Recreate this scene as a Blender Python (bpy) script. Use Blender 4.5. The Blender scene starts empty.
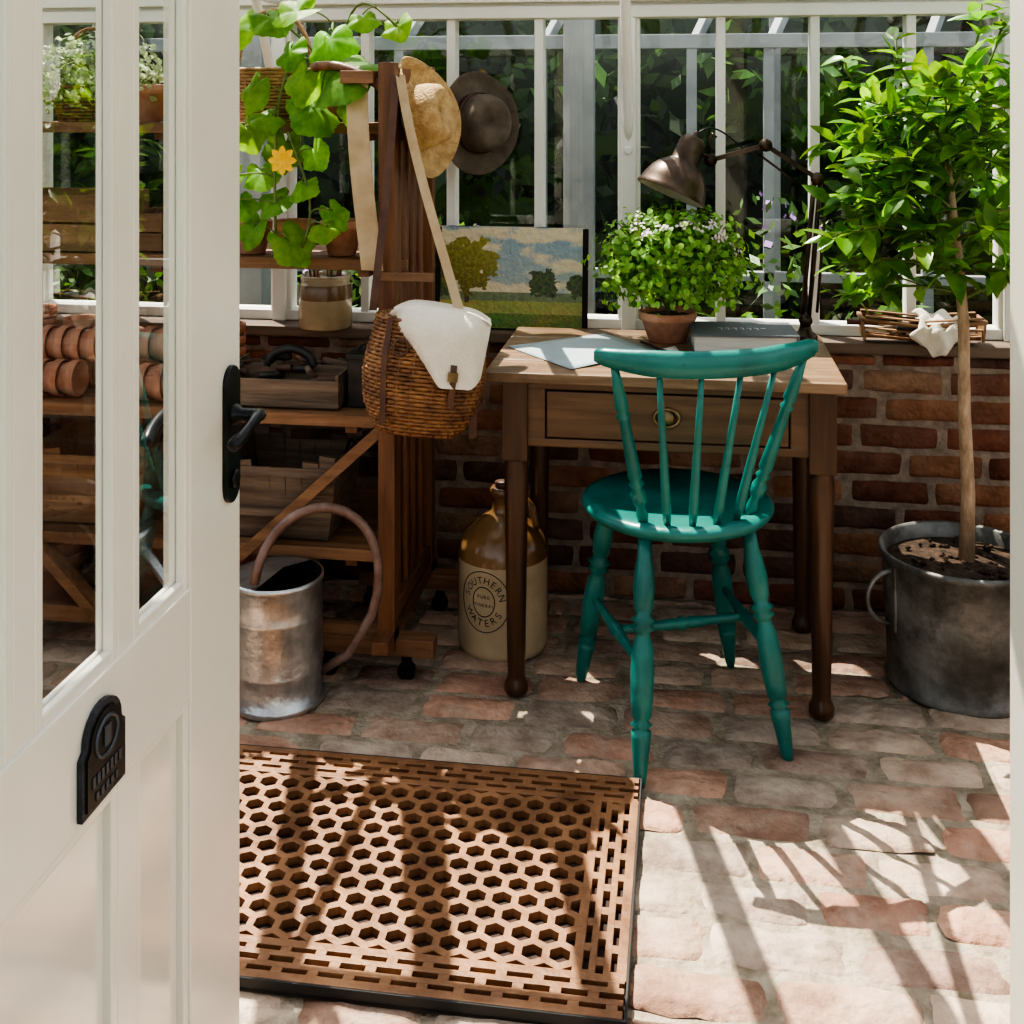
import bpy, math, random, bmesh
from mathutils import Vector, Matrix, noise, Euler
random.seed(7)
R=random.random
def U(a,b): return a+(b-a)*random.random()
def V(*a): return Vector(a)
pi=math.pi
# ------------------------------------------------------------------ materials
def newmat(name):
    m=bpy.data.materials.new(name); m.use_nodes=True
    nt=m.node_tree; b=nt.nodes['Principled BSDF']
    return m,nt,b
def rgb(c): return (c[0],c[1],c[2],1)
def mat(name,c1,c2=None,scale=6,rough=.5,metal=0,stretch=(1,1,1),bump=0,bscale=None,attr=False,detail=5,lo=.35,hi=.65,coat=0,spec=.5,c3=None,worn=None):
    m,nt,b=newmat(name); N=nt.nodes; L=nt.links
    b.inputs['Roughness'].default_value=rough; b.inputs['Metallic'].default_value=metal
    b.inputs['Specular IOR Level'].default_value=spec
    if coat: b.inputs['Coat Weight'].default_value=coat; b.inputs['Coat Roughness'].default_value=.15
    c2=c2 or tuple(x*.8 for x in c1)
    tc=N.new('ShaderNodeTexCoord'); mp=N.new('ShaderNodeMapping'); mp.inputs['Scale'].default_value=stretch
    L.new(tc.outputs['Object'],mp.inputs['Vector'])
    nz=N.new('ShaderNodeTexNoise'); nz.inputs['Scale'].default_value=scale; nz.inputs['Detail'].default_value=detail
    nz.inputs['Roughness'].default_value=.6
    L.new(mp.outputs[0],nz.inputs['Vector'])
    rp=N.new('ShaderNodeValToRGB'); rp.color_ramp.elements[0].position=lo; rp.color_ramp.elements[1].position=hi
    rp.color_ramp.elements[0].color=rgb(c1); rp.color_ramp.elements[1].color=rgb(c2)
    if c3:
        e=rp.color_ramp.elements.new(min(1,hi+.12)); e.color=rgb(c3)
    L.new(nz.outputs['Fac'],rp.inputs[0])
    out=rp.outputs[0]
    if attr:
        at=N.new('ShaderNodeAttribute'); at.attribute_name='Col'
        mx=N.new('ShaderNodeMix'); mx.data_type='RGBA'; mx.blend_type='MULTIPLY'; mx.inputs[0].default_value=1
        L.new(out,mx.inputs[6]); L.new(at.outputs['Color'],mx.inputs[7]); out=mx.outputs[2]
    if worn: # (colour, scale, lo, hi, amount) patches of wear / lime over the top
        n3=N.new('ShaderNodeTexNoise'); n3.inputs['Scale'].default_value=worn[1]; n3.inputs['Detail'].default_value=8; n3.inputs['Roughness'].default_value=.7
        L.new(tc.outputs['Object'],n3.inputs['Vector'])
        mr=N.new('ShaderNodeMapRange'); mr.inputs[1].default_value=worn[2]; mr.inputs[2].default_value=worn[3]; mr.inputs[4].default_value=worn[4]
        L.new(n3.outputs['Fac'],mr.inputs[0])
        m2=N.new('ShaderNodeMix'); m2.data_type='RGBA'; L.new(mr.outputs[0],m2.inputs[0]); L.new(out,m2.inputs[6]); m2.inputs[7].default_value=rgb(worn[0]); out=m2.outputs[2]
    L.new(out,b.inputs['Base Color'])
    if bump:
        n2=N.new('ShaderNodeTexNoise'); n2.inputs['Scale'].default_value=bscale or scale*4; n2.inputs['Detail'].default_value=4
        L.new(mp.outputs[0],n2.inputs['Vector'])
        bp=N.new('ShaderNodeBump'); bp.inputs['Strength'].default_value=bump; bp.inputs['Distance'].default_value=.01
        L.new(n2.outputs['Fac'],bp.inputs['Height']); L.new(bp.outputs[0],b.inputs['Normal'])
    return m
def leafmat(name,c1,c2,trans=.45,rough=.4,scale=25):
    m=mat(name,c1,c2,scale=scale,rough=rough,attr=True,spec=.4)
    nt=m.node_tree;N=nt.nodes;L=nt.links;b=N['Principled BSDF'];o=N['Material Output']
    src=b.inputs['Base Color'].links[0].from_socket
    t=N.new('ShaderNodeBsdfTranslucent')
    hs=N.new('ShaderNodeHueSaturation'); hs.inputs['Hue'].default_value=.485; hs.inputs['Value'].default_value=1.8; hs.inputs['Saturation'].default_value=1.1
    L.new(src,hs.inputs['Color']); L.new(hs.outputs[0],t.inputs[0])
    mx=N.new('ShaderNodeMixShader'); mx.inputs[0].default_value=trans
    L.new(b.outputs[0],mx.inputs[1]);L.new(t.outputs[0],mx.inputs[2]);L.new(mx.outputs[0],o.inputs['Surface'])
    return m
def glassmat(name,base=.05,amp=.85,tint=(.96,.98,.97)):
    m,nt,b=newmat(name);N=nt.nodes;L=nt.links;o=N['Material Output'];N.remove(b)
    lw=N.new('ShaderNodeLayerWeight'); lw.inputs[0].default_value=.5
    pw=N.new('ShaderNodeMath');pw.operation='POWER';pw.inputs[1].default_value=3;L.new(lw.outputs['Facing'],pw.inputs[0])
    ma=N.new('ShaderNodeMath');ma.operation='MULTIPLY_ADD';ma.inputs[1].default_value=amp;ma.inputs[2].default_value=base;L.new(pw.outputs[0],ma.inputs[0])
    t=N.new('ShaderNodeBsdfTransparent');t.inputs[0].default_value=rgb(tint)
    g=N.new('ShaderNodeBsdfGlossy');g.inputs['Roughness'].default_value=.01
    mx=N.new('ShaderNodeMixShader');L.new(ma.outputs[0],mx.inputs[0]);L.new(t.outputs[0],mx.inputs[1]);L.new(g.outputs[0],mx.inputs[2])
    L.new(mx.outputs[0],o.inputs['Surface']); return m

M_white=mat('cream_paint',(.82,.77,.67),(.76,.71,.61),scale=3,rough=.22,coat=.4)
M_panel=mat('gloss_cream_paint',(.80,.75,.65),(.76,.71,.61),scale=3,rough=.10,coat=1)
M_frame=mat('frame_paint',(.80,.79,.74),(.72,.70,.64),scale=3,rough=.4)
M_glass=glassmat('glass',.07)
M_doorglass=glassmat('door_glass',.08,1.4)
M_black=mat('black_iron',(.015,.015,.016),(.03,.03,.03),scale=20,rough=.3,metal=.6)
M_slate=mat('plaque_metal',(.03,.035,.045),(.06,.065,.08),scale=30,rough=.4,metal=.5,bump=.3)
M_floorbrick=mat('floor_brick',(.58,.50,.45),(1,.93,.86),scale=11,rough=.9,bump=1.0,bscale=45,attr=True,spec=.15,lo=.36,hi=.64,worn=((.56,.47,.37),8,.48,.72,.6))
M_sand=mat('mortar_sand',(.25,.20,.14),(.46,.38,.29),scale=18,rough=1,bump=.8,bscale=90,spec=.1)
M_wallbrick=mat('wall_brick',(.50,.44,.40),(1,.95,.9),scale=12,rough=.85,bump=.8,bscale=70,attr=True,spec=.2,worn=((.22,.155,.115),9,.5,.75,.6))
M_mortar=mat('wall_mortar',(.20,.155,.12),(.34,.27,.21),scale=30,rough=1,bump=.4)
def wood(name,c1,c2,axis,rough=.5,coat=0,s=5,bump=.15,worn=None):
    st=[14,14,14]; st[axis]=1.0
    return mat(name,c1,c2,scale=s*.55,rough=rough,stretch=tuple(st),bump=bump,bscale=s*1.2,coat=coat,lo=.3,hi=.7,worn=worn)
DW1,DW2=(.042,.018,.008),(.105,.048,.022)
W_dx=wood('desk_wood_x',(.085,.042,.020),(.19,.10,.050),0,.42,.1)
W_tx=wood('desk_top_wood',(.15,.085,.045),(.32,.205,.12),0,.38,.2,5,.2,((.085,.045,.025),6,.48,.7,.7))
W_dz=wood('desk_wood_z',DW1,DW2,2,.35,.25)
W_dy=wood('desk_wood_y',DW1,DW2,1,.45)
W_sx=wood('stand_wood_x',(.15,.070,.032),(.34,.18,.088),0,.6,0,5,.3,((.085,.045,.025),5,.5,.7,.6))
W_sy=wood('stand_wood_y',(.12,.05,.022),(.24,.11,.05),1,.55)
W_sz=wood('stand_wood_z',(.10,.038,.016),(.24,.105,.045),2,.45,.15,5,.3)
W_grey=wood('weathered_wood',(.09,.060,.042),(.26,.185,.125),0,.8,0,6,.4)
W_crate=wood('crate_wood',(.18,.09,.045),(.34,.20,.10),0,.7)
M_teal=mat('teal_paint',(.007,.118,.102),(.018,.195,.160),scale=8,rough=.36,bump=.15,bscale=40,coat=.15,lo=.3,hi=.62,worn=((.01,.075,.07),30,.58,.75,.7))
M_brass=mat('aged_brass',(.16,.11,.055),(.32,.23,.12),scale=30,rough=.4,metal=.9)
M_galv=mat('galvanised_steel',(.42,.44,.45),(.66,.67,.66),scale=22,rough=.34,metal=.9,bump=.2,bscale=60)
M_zinc=mat('old_zinc',(.09,.09,.08),(.32,.32,.30),scale=6,rough=.55,metal=.6,bump=.4,bscale=30,worn=((.07,.06,.05),11,.48,.68,.8))
M_rust=mat('rusty_pipe',(.16,.09,.065),(.28,.20,.17),scale=20,rough=.5,metal=.3)
M_stone=mat('stoneware_cream',(.42,.33,.20),(.55,.45,.30),scale=6,rough=.25,coat=.5)
M_stonebrown=mat('stoneware_brown',(.15,.08,.033),(.27,.155,.065),scale=6,rough=.25,coat=.5)
M_ink=mat('ink_print',(.03,.025,.03),rough=.4)
M_terra=mat('terracotta',(.36,.15,.08),(.55,.29,.19),scale=14,rough=.85,bump=.2,worn=((.55,.42,.33),12,.5,.75,.6))
M_wick=mat('wicker',(.10,.038,.014),(.34,.165,.065),scale=28,rough=.45,lo=.3,hi=.7)
M_wick2=mat('pale_wicker',(.28,.15,.07),(.48,.30,.15),scale=28,rough=.6)
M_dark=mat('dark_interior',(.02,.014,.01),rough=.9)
M_canvas=mat('canvas_cloth',(.66,.60,.48),(.78,.72,.61),scale=8,rough=.95,bump=.3,bscale=120)
M_leather=mat('leather',(.07,.03,.018),(.13,.06,.035),scale=20,rough=.5)
M_tan=mat('tan_strap',(.42,.30,.17),(.52,.40,.25),scale=15,rough=.8)
M_straw=mat('straw',(.42,.26,.11),(.62,.43,.21),scale=40,rough=.8,bump=.8,bscale=150)
M_felt=mat('felt',(.08,.06,.048),(.15,.12,.09),scale=15,rough=.95)
M_soil=mat('soil',(.03,.018,.01),(.09,.055,.035),scale=40,rough=1,bump=1,bscale=80)
M_bark=mat('bark',(.30,.20,.12),(.48,.36,.24),scale=20,rough=.9,stretch=(3,3,1),bump=.4)
M_twig=mat('green_twig',(.10,.16,.04),(.18,.22,.07),scale=20,rough=.7)
M_leafL=leafmat('lemon_leaf',(.06,.18,.022),(.14,.33,.045),.40,.28)
M_leafG=leafmat('geranium_leaf',(.13,.29,.055),(.25,.45,.11),.40,.5)
M_leafC=leafmat('cucumber_leaf',(.10,.25,.035),(.22,.42,.07),.48,.5)
M_leafV=leafmat('variegated_leaf',(.20,.28,.12),(.45,.50,.33),.3,.5)
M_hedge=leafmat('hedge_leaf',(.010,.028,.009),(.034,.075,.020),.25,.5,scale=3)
M_flowerW=mat('pale_flower',(.75,.55,.62),(.85,.75,.76),rough=.7)
M_flowerP=mat('purple_flower',(.35,.16,.45),(.50,.30,.60),rough=.7)
M_flowerY=mat('yellow_flower',(.85,.45,.03),(.9,.6,.05),rough=.6)
M_mat=mat('mat_rubber',(.17,.078,.034),(.33,.165,.078),scale=9,rough=.48,bump=.25,bscale=60,worn=((.12,.045,.018),14,.5,.7,.7))
M_matbase=mat('mat_base',(.02,.009,.005),(.045,.018,.009),scale=15,rough=.8)
M_matrim=mat('mat_rim',(.02,.02,.02),rough=.6)
M_lamp=mat('bronze_lamp',(.045,.03,.022),(.13,.09,.065),scale=12,rough=.35,metal=.75)
M_lampin=mat('lamp_inside',(.55,.5,.42),rough=.4)
M_book=mat('book_cover',(.10,.11,.12),(.14,.15,.16),scale=9,rough=.5)
M_pages=mat('book_pages',(.62,.60,.54),(.50,.48,.42),scale=40,stretch=(.2,.2,12),rough=.9)
M_paper=mat('blue_paper',(.30,.36,.37),(.36,.42,.43),scale=5,rough=.8)
M_paperw=mat('white_paper',(.72,.72,.70),rough=.8)
M_paint=mat('oil_painting',(.92,.92,.92),(1,1,1),scale=40,rough=.5,bump=.6,bscale=60,attr=True)
M_grass=mat('ground_planting',(.03,.06,.015),(.08,.12,.04),scale=3,rough=1,bump=.5)
M_reflgrey=mat('reflection_grey',(.20,.22,.23),(.30,.32,.32),scale=4,rough=.6)  # grey of the added posts and frame that imitate reflections in the panes
M_tin=mat('dark_tin',(.03,.03,.03),(.07,.06,.05),scale=20,rough=.5,metal=.4)

# ------------------------------------------------------------------ mesh builder
class MB:
    def __init__(s,name):
        s.n=name;s.v=[];s.f=[];s.m=[];s.sm=[];s.c=[];s.mats=[];s.M=Matrix();s.hascol=False
    def add(s,vs,fs,mt,smooth=False,col=None,M=None):
        T=s.M@M if M is not None else s.M
        b=len(s.v); s.v+= [tuple(T@Vector(v)) for v in vs]
        if mt not in s.mats: s.mats.append(mt)
        i=s.mats.index(mt)
        if col is not None: s.hascol=True
        for k,f in enumerate(fs):
            s.f.append([b+j for j in f]); s.m.append(i); s.sm.append(smooth)
            s.c.append(col[k] if isinstance(col,list) else (col or (1,1,1)))
    def box(s,c,d,mt,rot=None,col=None):
        x,y,z=[q/2 for q in d]
        vs=[(-x,-y,-z),(x,-y,-z),(x,y,-z),(-x,y,-z),(-x,-y,z),(x,-y,z),(x,y,z),(-x,y,z)]
        M=Matrix.Translation(c)
        if rot is not None: M=M@(Euler(rot).to_matrix().to_4x4())
        s.add(vs,[(3,2,1,0),(4,5,6,7),(0,1,5,4),(1,2,6,5),(2,3,7,6),(3,0,4,7)],mt,False,col,M)
    def bb(s,x0,x1,y0,y1,z0,z1,mt):
        s.box(((x0+x1)/2,(y0+y1)/2,(z0+z1)/2),(x1-x0,y1-y0,z1-z0),mt)
    def beam(s,p0,p1,w,t,mt,up=(0,0,1)):
        p0=Vector(p0);p1=Vector(p1);d=(p1-p0);L=d.length;d.normalize();u=Vector(up)
        if abs(d.dot(u))>.99:u=Vector((1,0,0))
        a=d.cross(u).normalized();u=a.cross(d).normalized()
        M=Matrix((( a.x,u.x,d.x,0),(a.y,u.y,d.y,0),(a.z,u.z,d.z,0),(0,0,0,1)))
        M.translation=(p0+p1)/2
        x,y,z=w/2,t/2,L/2
        vs=[(-x,-y,-z),(x,-y,-z),(x,y,-z),(-x,y,-z),(-x,-y,z),(x,-y,z),(x,y,z),(-x,y,z)]
        s.add(vs,[(3,2,1,0),(4,5,6,7),(0,1,5,4),(1,2,6,5),(2,3,7,6),(3,0,4,7)],mt,False,None,M)
    def tube(s,pts,r,mt,n=8,closed=False,cap=True,flat=1.0,col=None):
        pts=[Vector(p) for p in pts];k=len(pts)
        rs=r if isinstance(r,(list,tuple)) else [r]*k
        vs=[];fs=[];prev=None
        for i in range(k):
            if closed:t=pts[(i+1)%k]-pts[i-1]
            else:t=pts[min(i+1,k-1)]-pts[max(i-1,0)]
            if t.length<1e-9:t=Vector((0,0,1))
            t.normalize()
            if prev is None:
                a=t.cross(Vector((0,0,1)))
                if a.length<.1:a=t.cross(Vector((1,0,0)))
            else:
                a=prev-t*prev.dot(t)
            a.normalize();prev=a;b=t.cross(a)
            for j in range(n):
                q=2*pi*j/n
                vs.append(pts[i]+(a*math.cos(q)+b*math.sin(q)*flat)*rs[i])
        m=k if closed else k-1
        for i in range(m):
            for j in range(n):
                A=i*n+j;B=i*n+(j+1)%n;C=((i+1)%k)*n+(j+1)%n;D=((i+1)%k)*n+j
                fs.append((A,B,C,D))
        if cap and not closed:
            fs.append(tuple(range(n))[::-1]);fs.append(tuple((k-1)*n+j for j in range(n)))
        s.add(vs,fs,mt,True,col)
    def lathe(s,prof,mt,n=32,M=None,cap0=True,cap1=True,smooth=True,wob=None):
        vs=[];fs=[];k=len(prof)
        for (r,z) in prof:
            for j in range(n):
                q=2*pi*j/n; vs.append((r*math.cos(q),r*math.sin(q),z))
        for i in range(k-1):
            for j in range(n):
                fs.append((i*n+j,i*n+(j+1)%n,(i+1)*n+(j+1)%n,(i+1)*n+j))
        if cap0 and prof[0][0]>1e-4:fs.append(tuple(range(n))[::-1])
        if cap1 and prof[-1][0]>1e-4:fs.append(tuple((k-1)*n+j for j in range(n)))
        s.add(vs,fs,mt,smooth,None,M)
    def turned(s,p0,p1,prof,mt,n=16):
        p0=Vector(p0);p1=Vector(p1);d=p1-p0;L=d.length
        M=Matrix.Translation(p0)@d.to_track_quat('Z','Y').to_matrix().to_4x4()
        s.lathe([(r,t*L) for t,r in prof],mt,n,M)
    def sheet(s,fn,nu,nv,mt,smooth=True,colfn=None):
        vs=[];fs=[];cs=[]
        for j in range(nv+1):
            for i in range(nu+1): vs.append(fn(i/nu,j/nv))
        for j in range(nv):
            for i in range(nu):
                a=j*(nu+1)+i;fs.append((a,a+1,a+nu+2,a+nu+1))
                if colfn:cs.append(colfn((i+.5)/nu,(j+.5)/nv))
        s.add(vs,fs,mt,smooth,cs if colfn else None)
    def ribbon(s,pts,w,side,mt,th=.003):
        side=Vector(side).normalized()*w/2;pts=[Vector(p) for p in pts]
        vs=[];fs=[]
        for i,p in enumerate(pts):
            t=(pts[min(i+1,len(pts)-1)]-pts[max(i-1,0)]).normalized();n=side.cross(t).normalized()*th/2
            vs+=[p-side-n,p+side-n,p+side+n,p-side+n]
        for i in range(len(pts)-1):
            for j in range(4):fs.append((4*i+j,4*i+(j+1)%4,4*i+4+(j+1)%4,4*i+4+j))
        fs.append((3,2,1,0));k=4*(len(pts)-1);fs.append((k,k+1,k+2,k+3))
        s.add(vs,fs,mt,False)
    def leaf(s,p,d,nr,L,W,mt,col=(1,1,1),fold=.3,droop=.25,ts=(0,.2,.45,.75,1),ws=(.05,.75,1,.6,.03)):
        p=Vector(p);d=Vector(d).normalized();nr=Vector(nr);side=d.cross(nr)
        if side.length<.05:side=d.cross(Vector((1,.3,.2)))
        side.normalize();nr=side.cross(d).normalized()
        vs=[];fs=[]
        for t,w in zip(ts,ws):
            c=p+d*L*t-nr*droop*L*t*t
            e=nr*fold*W/2*w
            vs+=[c-side*W/2*w+e,c,c+side*W/2*w+e]
        for i in range(len(ts)-1):
            a=3*i;fs+=[(a,a+1,a+4,a+3),(a+1,a+2,a+5,a+4)]
        s.add(vs,fs,mt,True,col)
    def finish(s,bevel=0,solid=0,coll=None):
        me=bpy.data.meshes.new(s.n);me.from_pydata(s.v,[],s.f)
        for m in s.mats:me.materials.append(m)
        me.polygons.foreach_set('material_index',s.m);me.polygons.foreach_set('use_smooth',s.sm)
        if s.hascol:
            at=me.color_attributes.new('Col','FLOAT_COLOR','CORNER');buf=[]
            for p,c in zip(s.f,s.c):
                for _ in p:buf+=[c[0],c[1],c[2],1]
            at.data.foreach_set('color',buf)
        me.update();o=bpy.data.objects.new(s.n,me);bpy.context.scene.collection.objects.link(o)
        if solid:
            md=o.modifiers.new('sol','SOLIDIFY');md.thickness=solid;md.offset=0
        if bevel:
            md=o.modifiers.new('bev','BEVEL');md.width=bevel;md.segments=2;md.limit_method='ANGLE';md.angle_limit=math.radians(50)
        return o
def rdir(zlo=-1,zhi=1):
    z=U(zlo,zhi);q=U(0,2*pi);r=math.sqrt(max(0,1-z*z));return Vector((r*math.cos(q),r*math.sin(q),z))
def arc(c,r,a0,a1,n,ax='xz',ry=None):
    out=[];ry=ry or r
    for i in range(n+1):
        q=a0+(a1-a0)*i/n;x=r*math.cos(q);y=ry*math.sin(q)
        if ax=='xz':out.append((c[0]+x,c[1],c[2]+y))
        elif ax=='yz':out.append((c[0],c[1]+x,c[2]+y))
        else:out.append((c[0]+x,c[1]+y,c[2]))
    return out
def bez(p0,p1,p2,p3,n=12):
    p0,p1,p2,p3=[Vector(p) for p in(p0,p1,p2,p3)]
    return [(1-t)**3*p0+3*(1-t)**2*t*p1+3*(1-t)*t*t*p2+t**3*p3 for t in [i/n for i in range(n+1)]]

# room extents
XL,XR,YF,YB=-2.35,2.05,.55,3.25
SILL=.73; EAVE=1.615; GY=3.36
# ------------------------------------------------------------------ brick floor
def bricks(B,mt,u0,u1,v0,v1,bl,bh,gap,fmap,cols,rough,proud,nfreq=9,lv=.06,hv=0):
    us=[-1,-.97,-.9,-.7,-.35,0,.35,.7,.9,.97,1];vs_=[-1,-.94,-.82,-.45,0,.45,.82,.94,1]
    row=0;v=v0
    while v<v1-.01:
        h=min(bh*U(1-hv,1+hv),v1-v);u=u0-(bl/2 if row%2 else 0)-U(0,.05)
        while u<u1:
            l=bl*U(1-lv,1+lv);a=max(u,u0);b=min(u+l,u1)
            if b-a>.03:
                cu=(a+b)/2;cv=v+h/2;hl=(b-a)/2;hh=(h)/2
                tilt=(U(-1,1)*rough*.6,U(-1,1)*rough*.6,U(-1,1)*rough*.4)
                sk=U(-.02,.02)
                pts=[];fs=[]
                for q in vs_:
                    for p in us:
                        e=max(abs(p)**9,abs(q)**6); cr=(abs(p)*abs(q))**4
                        x=cu+p*hl*(1-.06*cr)+q*sk*hh;y=cv+q*hh*(1-.10*cr)+p*sk*hl
                        nx=noise.noise(Vector((x*30,y*30,row)));ny=noise.noise(Vector((x*24+9,y*24,row)))
                        x+=nx*rough*1.5*(abs(p)>.8);y+=ny*rough*1.5*(abs(q)>.8)
                        z=proud*(1-1.6*e)+tilt[2]+tilt[0]*p+tilt[1]*q+noise.noise(Vector((x*nfreq*2.5,y*nfreq*2.5,3)))*rough*.9
                        pts.append(fmap(x,y,z))
                w=len(us)
                for j in range(len(vs_)-1):
                    for i in range(w-1):
                        k=j*w+i;fs.append((k,k+1,k+w+1,k+w))
                c=random.choice(cols);g=U(.82,1.12);c=tuple(min(1,x*g) for x in c)
                B.add(pts,fs,mt,True,c)
            u+=l+gap
        v+=h+gap;row+=1
B=MB('floor')
B.bb(XL,XR,YF,YB,-.06,-.003,M_sand)
fc=[(.52,.37,.29),(.56,.42,.33),(.60,.48,.39),(.46,.31,.24),(.60,.50,.41),(.38,.28,.235),(.57,.37,.28),(.47,.40,.34),(.54,.33,.25)]
bricks(B,M_floorbrick,XL,XR,YF+.02,YB,.205,.098,.014,lambda x,y,z:(x,y,z-.002),fc,.0055,.0065,9,.13,.05)
B.finish()
B=MB('ground');B.bb(-14,14,-6,YF,-.12,-.07,M_grass);B.bb(-14,14,YB+.25,18,-.12,-.07,M_grass);B.bb(-14,XL,YF,YB+.25,-.12,-.07,M_grass);B.bb(XR,14,YF,YB+.25,-.12,-.07,M_grass);B.finish()
# ------------------------------------------------------------------ walls
wc=[(.31,.145,.09),(.24,.115,.08),(.36,.19,.115),(.17,.10,.08),(.28,.15,.10),(.22,.095,.062),(.35,.225,.155),(.14,.085,.07)]
B=MB('wall_back')
B.bb(XL-.12,XR+.12,YB+.012,YB+.24,-.07,SILL-.03,M_mortar)
bricks(B,M_wallbrick,XL,XR,0.0,SILL-.035,.205,.063,.011,lambda x,z,d:(x,YB+.012-d,z),wc,.0025,.008)
B.finish()
B=MB('windowsill');B.bb(XL,XR,YB-.015,YB+.24,SILL-.03,SILL,wood('sill_wood',(.11,.075,.05),(.21,.15,.105),0,.7));B.finish(.004)
for nm,x0,sg in(('wall_left',XL,1),('wall_right',XR,-1)):
    B=MB(nm)
    B.bb(min(x0,x0-sg*.2),max(x0,x0-sg*.2),YF-.1,YB+.01,-.07,SILL-.03,M_mortar)
    bricks(B,M_wallbrick,YF,YB,0.0,SILL-.035,.205,.063,.011,lambda y,z,d:(x0+sg*d,y,z),wc,.002,.008)
    B.finish()
B=MB('wall_front')
for a,b in((XL,-.68),(.29,XR)):
    B.bb(a,b,YF-.14,YF-.02,-.07,SILL-.03,M_mortar)
    bricks(B,M_wallbrick,a,b,0.0,SILL-.035,.205,.063,.011,lambda x,z,d:(x,YF-.02+d,z),wc,.002,.008)
B.finish()
# back glazing
RY=(YF+GY)/2;RZ=EAVE+(GY-RY)*.95
B=MB('window_1')
xs=[-.163+.257*k for k in range(-8,9)]
for i,k in enumerate(range(-8,9)):
    x=xs[i]; 
    if x<XL or x>XR:continue
    thick=(k%4==0);w=.062 if thick else .026
    B.bb(x-w/2,x+w/2,GY-.03,GY+.03,SILL,EAVE,M_frame)
    if thick:B.bb(x-.02,x+.02,GY-.05,GY-.03,SILL,EAVE,M_frame)
B.bb(XL,XR,GY-.036,GY+.036,SILL+.0005,SILL+.03,M_frame)
B.bb(XL,XR,GY-.045,GY+.045,EAVE,EAVE+.035,M_frame)
B.bb(XL,XR,GY-.06,GY+.06,EAVE+.045,EAVE+.09,M_frame)
B.bb(XL,XR,GY-.03,GY+.03,EAVE+.03,EAVE+.05,M_frame)
B.add([(XL,GY,SILL),(XR,GY,SILL),(XR,GY,EAVE),(XL,GY,EAVE)],[(0,1,2,3)],M_glass)
B.tube([(-.163,GY-.052,1.24),(-.163,GY-.06,1.24)],.012,M_frame,12)
B.finish(.003)
wi=2
for x0 in(XL,XR):
    B=MB('window_%d'%wi);wi+=1
    y=YF
    while y<GY:
        top=EAVE+min(GY-y,y-YF)*.95
        B.bb(x0-.03,x0+.03,y-.013,y+.013,SILL-.03,top+.03,M_frame);y+=.281
    B.bb(x0-.04,x0+.04,YF,GY,SILL-.03,SILL+.03,M_frame);B.bb(x0-.04,x0+.04,YF,GY,EAVE,EAVE+.06,M_frame)
    B.add([(x0,YF,SILL),(x0,GY,SILL),(x0,GY,EAVE),(x0,RY,RZ),(x0,YF,EAVE)],[(0,1,2,3,4)],M_glass)
    B.finish(.003)
for a,b in((XL,-.69),(.30,XR)):
    B=MB('window_%d'%wi);wi+=1
    B.bb(a,b,YF-.1,YF-.03,SILL-.03,SILL+.03,M_frame)
    n=int((b-a)/.257)+1
    for i in range(n+1):
        x=a+(b-a)*i/n;B.bb(x-.010,x+.010,YF-.09,YF-.04,SILL,EAVE,M_frame)
    B.add([(a,YF-.065,SILL),(b,YF-.065,SILL),(b,YF-.065,EAVE),(a,YF-.065,EAVE)],[(0,1,2,3)],M_glass)
    B.bb(a,b,YF-.11,YF,EAVE,EAVE+.06,M_frame)
    B.finish(.003)
# roof = ceiling
B=MB('ceiling')
z0=EAVE+.06
for i,k in enumerate(range(-8,9)):
    x=xs[i]
    if x<XL or x>XR:continue
    w=.06 if k%4==0 else .036
    B.beam((x,GY,z0),(x,RY,RZ+.05),w,.045,M_frame,(0,-1,1));B.beam((x,RY,RZ+.05),(x,YF-.05,z0),w,.045,M_frame,(0,1,1))
B.bb(XL,XR,RY-.03,RY+.03,RZ,RZ+.12,M_frame)
for f in(.5,):
    B.beam((XL,GY+(RY-GY)*f,z0+(RZ-EAVE)*f-.03),(XR,GY+(RY-GY)*f,z0+(RZ-EAVE)*f-.03),.03,.03,M_frame)
B.add([(XL,GY,z0+.02),(XR,GY,z0+.02),(XR,RY,RZ+.07),(XL,RY,RZ+.07),(XR,YF-.05,z0+.02),(XL,YF-.05,z0+.02)],[(0,1,2,3),(3,2,4,5)],M_glass)
for x in(xs[4],xs[8],xs[12]):
    B.tube([(x,GY,z0),(x,YF,z0)],.014,M_frame,8)
    B.tube(bez((x,GY-.03,1.25),(x,GY-.12,1.55),(x,GY-.35,1.85),(x,GY-.6,2.1),12),.014,M_frame,8)
    for (yy,zz,rr) in((RY+.32,z0+.20,.17),(RY,z0+.42,.24),(RY-.36,z0+.20,.17)):
        B.tube(arc((x,yy,zz),rr,0,2*pi,28,'yz')[:-1],.016,M_frame,6,closed=True)
B.finish()
# door frame
B=MB('door_frame')
B.bb(.160,.29,.44,.62,-.02,2.12,M_white);B.bb(.175,.29,.40,.45,-.02,2.12,M_white)
B.bb(-.68,-.585,.44,.555,-.02,2.12,M_white);B.bb(-.68,.29,.441,.599,2.03,2.119,M_white)
B.bb(-.585,.16,.44,.60,-.07,-.0,M_white)
B.finish(.004)
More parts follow.
